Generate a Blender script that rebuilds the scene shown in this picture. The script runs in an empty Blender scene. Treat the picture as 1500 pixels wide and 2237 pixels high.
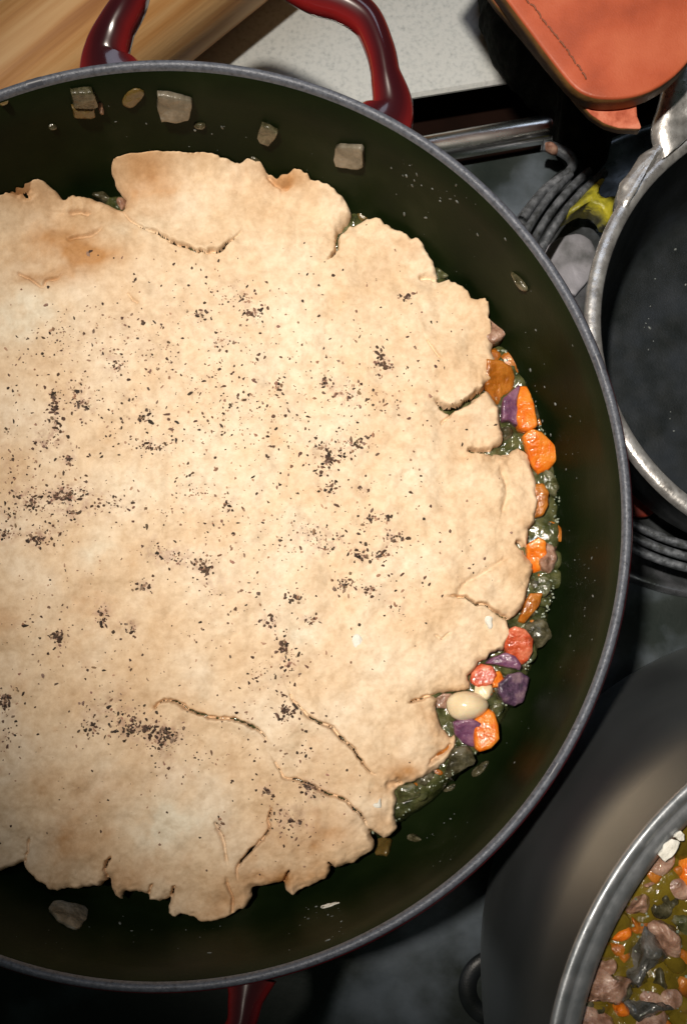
import bpy, math, random
import numpy as np
from mathutils import Vector

# ------------------------------------------------------------------ camera, world, lamps
SC = bpy.context.scene
F, TILT, PPX, PPY, CZ = 1900., math.radians(3.0), 750., 1414., .414
W0, H0 = 1500., 2237.
cam_d = bpy.data.cameras.new('camera')
cam = bpy.data.objects.new('camera', cam_d)
SC.collection.objects.link(cam)
cam.location = (0, 0, CZ)
cam.rotation_euler = (TILT, 0, 0)
cam_d.sensor_fit = 'VERTICAL'
cam_d.sensor_height = 24.0
cam_d.lens = 24.0 * F / H0
cam_d.shift_y = (PPY - H0 / 2) / H0
cam_d.clip_start, cam_d.clip_end = .01, 20
SC.camera = cam

world = bpy.data.worlds.new('World'); SC.world = world
world.use_nodes = True
bg = world.node_tree.nodes['Background']
bg.inputs[0].default_value = (.70, .92, .74, 1)
bg.inputs[1].default_value = .028

def lamp(name, kind, loc, aim, energy, color, **kw):
    d = bpy.data.lights.new(name, kind); o = bpy.data.objects.new(name, d)
    SC.collection.objects.link(o); o.location = loc
    o.rotation_euler = (Vector(aim) - Vector(loc)).to_track_quat('-Z', 'Y').to_euler()
    d.energy = energy; d.color = color
    for k, v in kw.items(): setattr(d, k, v)
    return o
lamp('hood_lamp', 'SPOT', (-.19, .10, .85), (.08, .13, .06), 38.0, (1, .905, .785),
     spot_size=math.radians(44.5), spot_blend=1.0, shadow_soft_size=.022)
lamp('fill_light', 'AREA', (.10, .95, 1.1), (0, 0, .05), 1.6, (.72, .82, 1.0), shape='RECTANGLE', size=.8, size_y=.35)  # added soft cool fill for the ambient light, no fixture stands there

SC.view_settings.view_transform = 'Standard'
SC.view_settings.look = 'None'
SC.view_settings.exposure = 0
SC.view_settings.gamma = 1

rnd = random.Random(7)
RNG = np.random.default_rng(11)

# ------------------------------------------------------------------ geometry helpers
def U(x, y, z):
    """the point at height z that stands at photo position (x, y)"""
    u = (np.asarray(x, float) - PPX) / F; v = -(np.asarray(y, float) - PPY) / F
    dy = math.sin(TILT) + v * math.cos(TILT); dz = -math.cos(TILT) + v * math.sin(TILT)
    s = (np.asarray(z, float) - CZ) / dz
    return u * s, dy * s
def U3(p, z):
    x, y = U(p[0], p[1], z); return Vector((float(x), float(y), z))

def link(o, parent=None):
    SC.collection.objects.link(o)
    if parent is not None: o.parent = parent
    return o
def tag(o, label=None, cat=None, group=None, kind=None):
    if label: o['label'] = label
    if cat: o['category'] = cat
    if group: o['group'] = group
    if kind: o['kind'] = kind
    return o
def empty(name, loc, label, cat, group=None):
    o = bpy.data.objects.new(name, None); o.location = loc; o.empty_display_size = .01
    link(o); return tag(o, label, cat, group)
def mk(name, verts, faces, mat, parent=None, loc=(0, 0, 0), smooth=True, sub=0):
    """verts are world positions; loc is the object's own origin"""
    loc = Vector(loc)
    me = bpy.data.meshes.new(name)
    me.from_pydata([tuple(Vector(v) - loc) for v in verts], [], faces)
    me.update()
    if smooth: me.polygons.foreach_set('use_smooth', [True] * len(me.polygons))
    me.materials.append(mat)
    o = bpy.data.objects.new(name, me); link(o)
    if parent is not None:
        o.parent = parent; o.location = loc - Vector(parent.location)
    else: o.location = loc
    if sub:
        m = o.modifiers.new('s', 'SUBSURF'); m.levels = m.render_levels = sub
    return o

def value_noise(x, y, scale, seed, octaves=3, gain=.5):
    """smooth fractal noise in about [-1, 1]"""
    out = np.zeros_like(np.asarray(x, float)); amp = 1.; tot = 0.
    for o in range(octaves):
        r = np.random.default_rng(seed * 101 + o); g = r.uniform(-1, 1, (256, 256))
        X = np.asarray(x) * scale + 37.3 * (o + 1); Y = np.asarray(y) * scale + 91.7 * (o + 1)
        xi = np.floor(X).astype(int); yi = np.floor(Y).astype(int); fx = X - xi; fy = Y - yi
        fx = fx * fx * fx * (fx * (fx * 6 - 15) + 10); fy = fy * fy * fy * (fy * (fy * 6 - 15) + 10)
        a = g[yi % 256, xi % 256]; b = g[yi % 256, (xi + 1) % 256]
        c = g[(yi + 1) % 256, xi % 256]; d = g[(yi + 1) % 256, (xi + 1) % 256]
        out += amp * ((a * (1 - fx) + b * fx) * (1 - fy) + (c * (1 - fx) + d * fx) * fy)
        tot += amp; amp *= gain; scale *= 2.03
    return out / tot * 1.6

def lathe(name, prof, centre, mat, parent=None, seg=160, closed=False, a0=0, a1=2 * math.pi, loc=None):
    full = abs(a1 - a0 - 2 * math.pi) < 1e-6; n = seg if full else seg + 1
    V = []; Fc = []
    for i in range(n):
        a = a0 + (a1 - a0) * i / seg; c, s = math.cos(a), math.sin(a)
        for r, z in prof:
            q = centre(z) if callable(centre) else centre; V.append((q[0] + r * c, q[1] + r * s, z))
    m = len(prof); k = m if closed else m - 1
    for i in range(seg):
        j = (i + 1) % n
        for q in range(k):
            q2 = (q + 1) % m
            Fc.append((i * m + q, j * m + q, j * m + q2, i * m + q2))
    return mk(name, V, Fc, mat, parent, loc or ((*centre(0), prof[0][1]) if callable(centre) else (centre[0], centre[1], prof[0][1])))

def smooth_line(pts, n=8):
    """Catmull-Rom through 3-D points"""
    P = [Vector(p) for p in pts]; P = [P[0] * 2 - P[1]] + P + [P[-1] * 2 - P[-2]]; out = []
    for i in range(1, len(P) - 2):
        for k in range(n):
            t = k / n; a, b, c, d = P[i - 1], P[i], P[i + 1], P[i + 2]
            out.append(.5 * ((2 * b) + (c - a) * t + (2 * a - 5 * b + 4 * c - d) * t * t + (3 * b - a - 3 * c + d) * t ** 3))
    out.append(P[-2]); return out
def sweep(name, pts, widths, thick, mat, parent=None, seg=16, power=2.5, loc=None, up=Vector((0, 0, 1)), noise=0, crease=0):
    """a bar along pts; width across, thick upwards, superellipse section"""
    V = []; Fc = []; N = len(pts)
    for i, p in enumerate(pts):
        t = (pts[min(i + 1, N - 1)] - pts[max(i - 1, 0)]).normalized()
        s = t.cross(up).normalized(); u = s.cross(t).normalized()
        w = widths[i] if hasattr(widths, '__len__') else widths; h = thick[i] if hasattr(thick, '__len__') else thick
        for k in range(seg):
            a = 2 * math.pi * k / seg; ca, sa = math.cos(a), math.sin(a)
            x = math.copysign(abs(ca) ** (2 / power), ca) * w / 2; z = math.copysign(abs(sa) ** (2 / power), sa) * h / 2
            if crease and sa > 0: z += crease * h * max(0, 1 - abs(ca) * 2.2)
            q = p + s * x + u * z
            if noise: q = q + Vector((rnd.uniform(-1, 1), rnd.uniform(-1, 1), rnd.uniform(-1, 1))) * noise
            V.append(q)
    for i in range(N - 1):
        for k in range(seg):
            k2 = (k + 1) % seg
            Fc.append((i * seg + k, i * seg + k2, (i + 1) * seg + k2, (i + 1) * seg + k))
    Fc.append(tuple(range(seg))); Fc.append(tuple(reversed(range((N - 1) * seg, N * seg))))
    o = mk(name, V, Fc, mat, parent, loc or tuple(pts[0]))
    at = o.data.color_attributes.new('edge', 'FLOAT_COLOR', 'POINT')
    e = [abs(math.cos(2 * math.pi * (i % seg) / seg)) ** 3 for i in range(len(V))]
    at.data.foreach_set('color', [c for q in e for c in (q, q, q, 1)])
    return o

def resample(poly, n, jit=0.):
    P = np.array(poly, float); Q = np.vstack([P, P[:1]]); d = np.r_[0, np.cumsum(np.hypot(*np.diff(Q, axis=0).T))]
    t = np.linspace(0, d[-1], n, endpoint=False)
    return np.stack([np.interp(t, d, Q[:, 0]), np.interp(t, d, Q[:, 1])], 1)
def chaikin(P, it=1):
    P = np.array(P, float)
    for _ in range(it):
        N = np.roll(P, -1, 0); P = np.stack([.75 * P + .25 * N, .25 * P + .75 * N], 1).reshape(-1, 2)
    return P

def morsel(name, poly, mat, top, thick, base, parent=None, box=2.2, rough=.0004, n=28, seed=0, rounded=1, surf=None, tilt=(0, 0), grow=1.0):
    """a rounded solid whose outline seen from above follows poly (photo coordinates).
    surf(px, py) -> (point, normal) puts it on a curved wall; otherwise it lies flat, its top at height top."""
    P = resample(chaikin(poly, rounded), n); c = P.mean(0); P = c + (P - c) * grow; V = []; Fc = []
    ks = [0, .25, .5, .7, .86, .96, 1.0] if box < 3 else [0, .4, .7, .86, .94, .98, 1.0]
    if surf is None:
        prof = [(k, (1 - k ** box) ** (1 / box)) for k in ks]
        for s, h in prof:
            for i in range(n):
                x, y = c + (P[i] - c) * s
                z = base + (top - base) * h
                wx, wy = U(x, y, top - (top - base) * .4)
                z += tilt[0] * (wx - U(c[0], c[1], top)[0]) + tilt[1] * (wy - U(c[0], c[1], top)[1])
                V.append([float(wx), float(wy), float(z)])
        for i in range(n):                                   # underside
            x, y = c + (P[i] - c) * .6; wx, wy = U(x, y, top - (top - base) * .4); V.append([float(wx), float(wy), base - thick * .4])
    else:
        for k in ks:
            h = (1 - k ** box) ** (1 / box)
            for i in range(n):
                x, y = c + (P[i] - c) * k; pt, nm = surf(x, y); q = pt + nm * (thick * h + 1e-4); V.append(list(q))
        for i in range(n):
            x, y = c + (P[i] - c) * .6; pt, nm = surf(x, y); V.append(list(pt - nm * .0008))
    A = np.array(V)
    if rough:
        for ax in range(3):
            A[:, ax] += rough * value_noise(A[:, (ax + 1) % 3] + seed * .013, A[:, (ax + 2) % 3] - seed * .017, 260, 5 + ax + seed % 50, 2)
    V = A.tolist(); m = len(ks) + 1
    for k in range(m - 1):
        for i in range(n):
            j = (i + 1) % n; Fc.append((k * n + i, (k + 1) * n + i, (k + 1) * n + j, k * n + j))
    Fc.append(tuple(range((m - 1) * n, m * n)))
    # merge the centre ring
    cc = len(V); V.append(list(np.mean(A[:n], 0)))
    Fc2 = []
    for f in Fc:
        g = [cc if v < n else v for v in f]; h = []
        for v in g:
            if v not in h: h.append(v)
        if len(h) > 2: Fc2.append(tuple(h))
    ctr = np.mean(A, 0)
    return mk(name, V, Fc2, mat, parent, tuple(ctr))

# ------------------------------------------------------------------ materials
def mat(name, cols, rough=.5, scale=60, detail=6, bump=0., bscale=None, metal=0, coat=0, spec=.5, sss=0, sssc=(1, .3, .1),
        stretch=(1, 1, 1), contrast=(.35, .65), trans=0, rvar=0, bdetail=6, seed=0, ior=1.45, sssr=.003, coatr=.05):
    m = bpy.data.materials.new(name); m.use_nodes = True; nt = m.node_tree; N = nt.nodes; L = nt.links
    b = N['Principled BSDF']; tc = N.new('ShaderNodeTexCoord'); mp = N.new('ShaderNodeMapping')
    L.new(tc.outputs['Object'], mp.inputs[0]); mp.inputs['Scale'].default_value = stretch; mp.inputs['Location'].default_value = (seed * 1.3, seed * .7, 0)
    nz = N.new('ShaderNodeTexNoise'); nz.inputs['Scale'].default_value = scale; nz.inputs['Detail'].default_value = detail
    L.new(mp.outputs[0], nz.inputs[0])
    cr = N.new('ShaderNodeValToRGB'); L.new(nz.outputs[0], cr.inputs[0]); e = cr.color_ramp.elements
    lo, hi = contrast
    while len(e) < len(cols): e.new(.5)
    for i, c in enumerate(cols):
        e[i].position = lo + (hi - lo) * i / max(1, len(cols) - 1); e[i].color = (*c, 1)
    L.new(cr.outputs[0], b.inputs['Base Color'])
    b.inputs['Roughness'].default_value = rough; b.inputs['Metallic'].default_value = metal
    b.inputs['Coat Weight'].default_value = coat; b.inputs['Coat Roughness'].default_value = coatr
    b.inputs['Specular IOR Level'].default_value = spec; b.inputs['IOR'].default_value = ior
    b.inputs['Transmission Weight'].default_value = trans
    if sss:
        b.inputs['Subsurface Weight'].default_value = sss; b.inputs['Subsurface Radius'].default_value = sssc
        b.inputs['Subsurface Scale'].default_value = sssr
    if rvar:
        n2 = N.new('ShaderNodeTexNoise'); n2.inputs['Scale'].default_value = scale * 1.7; n2.inputs['Detail'].default_value = 5
        L.new(mp.outputs[0], n2.inputs[0]); mr = N.new('ShaderNodeMapRange'); L.new(n2.outputs[0], mr.inputs[0])
        mr.inputs[1].default_value = .3; mr.inputs[2].default_value = .7
        mr.inputs[3].default_value = max(.02, rough - rvar); mr.inputs[4].default_value = min(1, rough + rvar)
        L.new(mr.outputs[0], b.inputs['Roughness'])
    if bump:
        n3 = N.new('ShaderNodeTexNoise'); n3.inputs['Scale'].default_value = bscale or scale * 4; n3.inputs['Detail'].default_value = bdetail
        L.new(mp.outputs[0], n3.inputs[0]); bp = N.new('ShaderNodeBump'); bp.inputs['Strength'].default_value = 1
        bp.inputs['Distance'].default_value = bump; L.new(n3.outputs[0], bp.inputs['Height'])
        L.new(bp.outputs[0], b.inputs['Normal'])
        if coat: L.new(bp.outputs[0], b.inputs['Coat Normal'])
    return m
def node(m, t): return m.node_tree.nodes.new(t)

M = {}
M['steel_top'] = mat('stove_steel', [(.006, .011, .009), (.015, .022, .020), (.11, .135, .165)], .48, 17, 8, .00012, 300, metal=.1, rvar=.15, contrast=(.38, .72))
M['counter'] = mat('pale_worktop', [(.34, .36, .36), (.47, .495, .49), (.54, .56, .55)], .55, 520, 9, .0001, 900, contrast=(.22, .55))
M['gap'] = mat('dark_gap', [(.006, .0025, .0015), (.010, .004, .0025)], .8, 60, spec=.08)
M['bar'] = mat('polished_steel', [(.7, .7, .69), (.85, .85, .82)], .27, 40, 6, .00004, 500, metal=1, rvar=.08, stretch=(.3, 1, 1))
M['wood'] = mat('beech_wood', [(.20, .065, .018), (.42, .17, .05), (.66, .33, .115), (.80, .48, .21)], .5, 110, 10, .0003, 260, stretch=(.045, 1, 1), contrast=(.25, .62))
M['pan_in'] = mat('black_enamel', [(.003, .0065, .0016), (.0048, .0095, .0026), (.0075, .0130, .0036), (.016, .021, .009)], .4, 26, 6, .00004, 900, rvar=.05, spec=.07, contrast=(.3, .7))
M['rim'] = mat('bare_rim', [(.03, .034, .042), (.078, .086, .108), (.105, .115, .142)], .45, 700, 8, .0002, 1500, contrast=(.22, .62), metal=.1, rvar=.1)
M['red'] = mat('cherry_enamel', [(.10, .004, .012), (.17, .008, .016)], .22, 20, 4, coat=1, spec=.6, coatr=.04)
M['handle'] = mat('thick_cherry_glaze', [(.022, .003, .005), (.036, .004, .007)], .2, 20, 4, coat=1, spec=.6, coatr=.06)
def _glaze(m):                                        # redder along the sides of the bar, darker across its flats
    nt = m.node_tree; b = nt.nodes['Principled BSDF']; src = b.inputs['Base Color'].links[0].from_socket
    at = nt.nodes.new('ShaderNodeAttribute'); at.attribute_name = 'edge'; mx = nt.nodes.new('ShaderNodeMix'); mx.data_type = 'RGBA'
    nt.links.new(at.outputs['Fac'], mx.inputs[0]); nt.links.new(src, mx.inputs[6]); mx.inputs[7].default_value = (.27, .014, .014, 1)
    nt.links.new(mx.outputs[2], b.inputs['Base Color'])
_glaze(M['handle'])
M['coil'] = mat('coil_metal', [(.03, .033, .033), (.10, .11, .125), (.2, .215, .24)], .45, 300, 8, .0003, 900, metal=.3, contrast=(.3, .7))
M['drip'] = mat('drip_metal', [(.02, .024, .02), (.10, .11, .12), (.30, .31, .35)], .33, 45, 8, .0001, 500, metal=.7, rvar=.15, contrast=(.3, .7))
M['sheen'] = mat('lit_drip_metal', [(.10, .105, .11), (.26, .26, .29), (.36, .36, .41)], .5, 60, 9, .0001, 700, metal=.3)  # lighter copy of the drip bowl metal, light put into the colour
M['iron'] = mat('cast_iron', [(.007, .009, .009), (.013, .016, .018), (.018, .022, .027)], .42, 60, 8, .00012, 1100, rvar=.1, spec=.5)
M['iron_bare'] = mat('bare_iron', [(.26, .25, .24), (.50, .485, .475), (.68, .67, .66)], .32, 220, 8, .00012, 700, metal=.75, contrast=(.25, .62), rvar=.12)
M['leather'] = mat('tan_leather', [(.30, .056, .020), (.42, .085, .033), (.50, .125, .056)], .5, 45, 9, .00013, 1300, contrast=(.3, .7), rvar=.08)
M['suede'] = mat('leather_flesh', [(.36, .075, .035), (.52, .14, .075), (.6, .2, .12)], .75, 240, 8, .0003, 900)
M['leather_edge'] = mat('leather_edge', [(.12, .06, .015), (.2, .1, .025)], .6, 140, 6, .0002, 700)
M['thread'] = mat('thread', [(.10, .03, .015), (.25, .08, .04)], .7, 800)
M['black_mass'] = mat('black_mass', [(.002, .003, .002), (.004, .006, .004), (.010, .013, .010)], .85, 200, 8, .0012, 260, spec=.15)
M['yellow'] = mat('yellow_residue', [(.07, .065, .02), (.27, .25, .02), (.46, .41, .03)], .4, 130, 7, .0006, 420, contrast=(.3, .6))
M['green'] = mat('green_residue', [(.08, .09, .02), (.16, .17, .04)], .45, 160, 7, .0004, 420)
M['redspot'] = mat('dark_red', [(.12, .012, .006), (.17, .02, .01)], .5, 100)
M['pot'] = mat('brushed_steel', [(.27, .30, .315), (.35, .375, .39)], .38, 10, 9, .00002, 500, metal=.92, rvar=.05)
M['pot_rim'] = mat('steel_rim', [(.26, .28, .30), (.38, .395, .42)], .45, 200, 6, .00005, 900, metal=.7, rvar=.1)
M['broth'] = mat('cloudy_broth', [(.018, .022, .006), (.05, .056, .018), (.11, .11, .045), (.20, .19, .10)], .1, 170, 9, .0007, 260, coat=.3, contrast=(.3, .8), sss=.15, sssc=(.8, 1, .5))
M['soup'] = mat('ochre_soup', [(.05, .032, .004), (.115, .08, .008), (.16, .115, .012), (.21, .12, .035)], .12, 70, 9, .0010, 230, coat=.5, contrast=(.3, .72))
M['carrot'] = mat('cooked_carrot', [(.50, .075, .004), (.74, .16, .008), (.80, .26, .03)], .26, 210, 8, .0006, 520, sss=.12, coat=.6, contrast=(.25, .62))
M['carrot_dull'] = mat('soaked_carrot', [(.13, .05, .008), (.34, .10, .008), (.46, .16, .02)], .24, 190, 8, .0006, 520, sss=.1, coat=.7, contrast=(.25, .62))
M['carrot_red'] = mat('glazed_red_carrot', [(.22, .04, .012), (.55, .085, .03), (.72, .22, .12)], .2, 260, 8, .0009, 420, sss=.1, coat=.8, contrast=(.25, .65))
M['purple'] = mat('purple_potato', [(.06, .022, .05), (.15, .055, .12), (.27, .13, .20)], .28, 210, 8, .0007, 420, sss=.1, coat=.7, contrast=(.25, .65))
M['dark_purple'] = mat('dark_purple_potato', [(.03, .022, .035), (.09, .045, .09), (.25, .16, .19)], .22, 230, 8, .0011, 330, coat=.8, contrast=(.3, .7))
M['onion'] = mat('soft_onion', [(.085, .072, .05), (.155, .135, .10), (.25, .22, .175)], .3, 160, 8, .0004, 600, sss=.2, sssc=(1, .9, .6), coat=.4, stretch=(1, .2, 1))
M['onion_dim'] = mat('glassy_onion', [(.022, .020, .009), (.062, .055, .028), (.14, .125, .08)], .22, 240, 8, .0006, 420, sss=.2, sssc=(1, .9, .6), coat=.5)
M['onion_brown'] = mat('browned_onion', [(.09, .055, .012), (.15, .10, .03)], .3, 110, 6, .0003, 420, sss=.2, coat=.4)
M['celery'] = mat('celery', [(.032, .034, .010), (.075, .078, .03), (.17, .165, .10)], .18, 240, 8, .0010, 330, sss=.1, coat=.8)
M['bean'] = mat('white_bean', [(.74, .58, .36), (.84, .70, .47), (.88, .77, .56)], .3, 60, 5, .0001, 400, sss=.3, sssc=(1, .6, .3), coat=.3)
M['meat'] = mat('cooked_meat', [(.14, .07, .04), (.32, .18, .125), (.50, .33, .25)], .28, 260, 9, .0012, 330, sss=.1, coat=.8, contrast=(.3, .68))
M['mushroom'] = mat('dark_mushroom', [(.03, .03, .026), (.075, .073, .065), (.17, .16, .145)], .14, 130, 8, .0012, 280, coat=.8)
M['flour'] = mat('flour', [(.72, .70, .62), (.85, .83, .76)], .85, 300, 6, .0004, 900)
M['speck'] = mat('pale_specks', [(.07, .08, .075), (.22, .24, .24)], .35, 500)
M['foam'] = mat('broth_bubbles', [(.12, .15, .10), (.36, .40, .32)], .06, 500, coat=1)

# dough: colour from noise, stains, flour dust and browned patches (attribute: r flour, g browned and crack shade, b pepper dust)
def dough_mat():
    m = mat('pie_dough', [(.68, .48, .30), (.77, .59, .41), (.82, .68, .525)], .62, 36, 9, .00014, 620, contrast=(.3, .68), spec=.3)
    nt = m.node_tree; N = nt.nodes; L = nt.links; b = N['Principled BSDF']
    src = b.inputs['Base Color'].links[0].from_socket
    at = N.new('ShaderNodeAttribute'); at.attribute_name = 'stain'; sp = N.new('ShaderNodeSeparateColor'); L.new(at.outputs['Color'], sp.inputs[0])
    def over(src, fac, col, k):
        mul = N.new('ShaderNodeMath'); mul.operation = 'MULTIPLY'; mul.use_clamp = True; L.new(fac, mul.inputs[0]); mul.inputs[1].default_value = k
        mx = N.new('ShaderNodeMix'); mx.data_type = 'RGBA'; L.new(mul.outputs[0], mx.inputs[0]); L.new(src, mx.inputs[6]); mx.inputs[7].default_value = (*col, 1)
        return mx.outputs[2]
    src = over(src, sp.outputs[1], (.50, .245, .085), .95)
    hz = N.new('ShaderNodeTexNoise'); hz.inputs['Scale'].default_value = 420; hz.inputs['Detail'].default_value = 6
    tq = N.new('ShaderNodeTexCoord'); L.new(tq.outputs['Object'], hz.inputs[0]); hr = N.new('ShaderNodeMapRange'); L.new(hz.outputs[0], hr.inputs[0])
    hr.inputs[1].default_value = .42; hr.inputs[2].default_value = .62; hm = N.new('ShaderNodeMath'); hm.operation = 'MULTIPLY'
    L.new(hr.outputs[0], hm.inputs[0]); L.new(sp.outputs[2], hm.inputs[1])
    src = over(src, hm.outputs[0], (.45, .28, .21), .8)
    src = over(src, sp.outputs[0], (.84, .76, .62), .85)
    L.new(src, b.inputs['Base Color'])
    # second, finer relief: flaky surface
    tc = N.new('ShaderNodeTexCoord'); n = N.new('ShaderNodeTexNoise'); n.inputs['Scale'].default_value = 150; n.inputs['Detail'].default_value = 8
    n.inputs['Roughness'].default_value = .62; L.new(tc.outputs['Object'], n.inputs[0])
    bp = N.new('ShaderNodeBump'); bp.inputs['Distance'].default_value = .00024; L.new(n.outputs[0], bp.inputs['Height'])
    n4 = N.new('ShaderNodeTexNoise'); n4.inputs['Scale'].default_value = 260; n4.inputs['Detail'].default_value = 8; n4.inputs['Roughness'].default_value = .7
    L.new(tc.outputs['Object'], n4.inputs[0]); r4 = N.new('ShaderNodeValToRGB'); L.new(n4.outputs[0], r4.inputs[0])
    r4.color_ramp.elements[0].position = .3; r4.color_ramp.elements[0].color = (.80, .74, .66, 1); r4.color_ramp.elements[1].position = .62; r4.color_ramp.elements[1].color = (1.04, 1.03, 1.0, 1)
    m4 = N.new('ShaderNodeMix'); m4.data_type = 'RGBA'; m4.blend_type = 'MULTIPLY'; m4.inputs[0].default_value = 1
    L.new(src, m4.inputs[6]); L.new(r4.outputs[0], m4.inputs[7]); L.new(m4.outputs[2], b.inputs['Base Color'])
    old = [x for x in N if x.type == 'BUMP' and x is not bp][0]; L.new(bp.outputs[0], old.inputs['Normal'])
    return m
M['dough'] = dough_mat()
def pepper_mat():
    m = mat('pepper', [(.03, .022, .02), (.05, .035, .03)], .7, 900)
    nt = m.node_tree; at = nt.nodes.new('ShaderNodeAttribute'); at.attribute_name = 'tone'
    nt.links.new(at.outputs['Color'], nt.nodes['Principled BSDF'].inputs['Base Color']); return m
M['pepper'] = pepper_mat()

# ------------------------------------------------------------------ setting: stove top, worktop
def slab(name, quad, z0, z1, m, parent=None, bev=.0015):
    """quad: list of photo points at height z1, extruded down to z0"""
    V = []
    c = np.mean([U(p[0], p[1], z1) for p in quad], 0)
    for z, s in ((z0, 0), (z1 - bev, 0), (z1, bev)):
        for p in quad:
            x, y = U(p[0], p[1], z1); d = math.hypot(x - c[0], y - c[1]); k = 1 - s / d
            V.append((c[0] + (x - c[0]) * k, c[1] + (y - c[1]) * k, z))
    n = len(quad); Fc = [tuple(range(2 * n, 3 * n))]
    for r in (0, 1):
        for i in range(n): Fc.append((r * n + i, r * n + (i + 1) % n, (r + 1) * n + (i + 1) % n, (r + 1) * n + i))
    return mk(name, V, Fc, m, parent, (float(c[0]), float(c[1]), z0), smooth=False)

st = slab('stove_top', [(-1600, 980), (700, 388), (1010, 356), (1218, 318), (2900, 120), (2900, 3600), (-1600, 3600)], -.03, .0, M['steel_top'])
tag(st, kind='structure')
wt = slab('worktop', [(-1600, 640), (890, 211), (1160, 168), (2900, -100), (2900, -1500), (-1600, -1500)], .0035, .006, M['counter'])
tag(wt, kind='structure')
gp = slab('worktop_gap', [(-1600, 1000), (2900, 400), (2900, -260), (-1600, 560)], -.06, -.022, M['gap'])
tag(gp, kind='structure')

# steel bar in the gap
a, b = U3((560, 392), .010), U3((1216, 278), .010)
pts = [a.lerp(b, i / 30) for i in range(31)]
br = sweep('steel_bar', pts, .0124, .0124, M['bar'], None, 28, 2.0)
tag(br, 'polished round steel bar between the pale worktop and the stove', 'bar')
a2 = b + (b - a).normalized() * .0005
cap = sweep('bar_end', [a2, a2 + (b - a).normalized() * .004], .0105, .0105, M['gap'], br, 20, 2.0)
cap.location = Vector(cap.location) ; cap.location = Vector(a2) - br.location

# ------------------------------------------------------------------ red braiser
PC = (-.0625, .0615)
INNER = [(0, .049), (.11, .049), (.128, .0500), (.1385, .0530), (.146, .0585), (.1500, .0650), (.1530, .0740), (.1555, .088), (.1570, .104), (.1577, .1175)]
IR = np.array(INNER[2:])
def wall_r(z): return float(np.interp(z, IR[:, 1], IR[:, 0]))
def wall(px, py):
    """where the sight line through (px, py) meets the inside of the braiser"""
    z = .1175
    while z > .05:
        x, y = U(px, py, z)
        if math.hypot(x - PC[0], y - PC[1]) >= wall_r(z): break
        z -= .0003
    dx, dy = x - PC[0], y - PC[1]; r = math.hypot(dx, dy); sl = (wall_r(z + .002) - wall_r(z - .002)) / .004
    n = Vector((-dx / r, -dy / r, sl)).normalized()
    return Vector((float(x), float(y), z)), n

braiser = empty('braiser', (PC[0], PC[1], .045), 'large round braiser with black inside and cherry red outside under the pie crust', 'pan')
prof = list(INNER) + [(.1579, .1178)]
lathe('inside_wall', prof, PC, M['pan_in'], braiser, 220)
rimp = [(.1578, .1168), (.1580, .1187), (.1585, .1196), (.1592, .1201), (.1604, .1198), (.1611, .1189), (.1613, .1176)]
rim = lathe('rim', rimp, PC, M['rim'], braiser, 400)
# chipped dark notches in the rim
for ang in (166 if 0 else None,):
    pass
outp = [(.1612, .1180), (.1619, .1174), (.1624, .115), (.1624, .108), (.1612, .09), (.158, .07), (.150, .055), (.138, .047), (.12, .0452), (0, .0452)]
lathe('outside_enamel', outp, PC, M['red'], braiser, 220)
def chip(px, py):
    x, y = U(px, py, .12); a = math.atan2(y - PC[1], x - PC[0]); V = []; Fc = []; n = 9
    for i in range(n + 1):
        t = a + (i / n - .5) * .034
        for r, z in rimp[1:6]:
            V.append((PC[0] + (r + .00004) * math.cos(t + rnd.uniform(-.001, .001)), PC[1] + (r + .00004) * math.sin(t), z + .00010))
    for i in range(n):
        for q in range(4): Fc.append((i * 5 + q, (i + 1) * 5 + q, (i + 1) * 5 + q + 1, i * 5 + q + 1))
    o = mk('rim_chip', V, Fc, M['pot_chip'], rim, V[0]); o.location = Vector(V[0]) - Vector(rim.location) - Vector(braiser.location); 
    o.parent = rim; o.location = Vector(V[0]) - Vector((PC[0], PC[1], rimp[0][1]))
M['pot_chip'] = mat('dark_rim_mark', [(.05, .055, .07), (.07, .075, .095)], .4, 400)
for p in ((72, 166), (1313, 790), (1212, 1685)): chip(*p)
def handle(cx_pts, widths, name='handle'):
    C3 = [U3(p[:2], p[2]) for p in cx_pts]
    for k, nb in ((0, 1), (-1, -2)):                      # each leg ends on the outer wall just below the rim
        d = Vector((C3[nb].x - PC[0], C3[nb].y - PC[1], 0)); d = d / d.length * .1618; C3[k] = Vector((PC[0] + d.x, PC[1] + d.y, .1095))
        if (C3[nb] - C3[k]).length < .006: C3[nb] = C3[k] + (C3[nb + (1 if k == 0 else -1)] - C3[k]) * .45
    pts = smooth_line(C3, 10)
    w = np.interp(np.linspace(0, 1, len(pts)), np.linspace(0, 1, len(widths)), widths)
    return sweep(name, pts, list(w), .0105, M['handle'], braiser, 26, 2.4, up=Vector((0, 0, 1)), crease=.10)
def fix(o):
    pass
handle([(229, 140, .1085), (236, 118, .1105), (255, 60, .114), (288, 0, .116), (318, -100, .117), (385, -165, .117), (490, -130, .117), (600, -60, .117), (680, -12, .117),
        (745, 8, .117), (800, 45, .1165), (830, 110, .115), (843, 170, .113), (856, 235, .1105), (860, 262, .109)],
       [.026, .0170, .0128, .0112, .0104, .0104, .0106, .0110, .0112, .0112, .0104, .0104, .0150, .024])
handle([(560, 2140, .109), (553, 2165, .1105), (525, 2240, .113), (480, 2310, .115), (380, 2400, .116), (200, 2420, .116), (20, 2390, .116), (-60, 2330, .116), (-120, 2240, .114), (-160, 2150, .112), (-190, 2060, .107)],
       [.018, .0125, .0100, .0115, .0118, .0122, .0122, .0120, .0118, .0150, .024])

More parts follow.
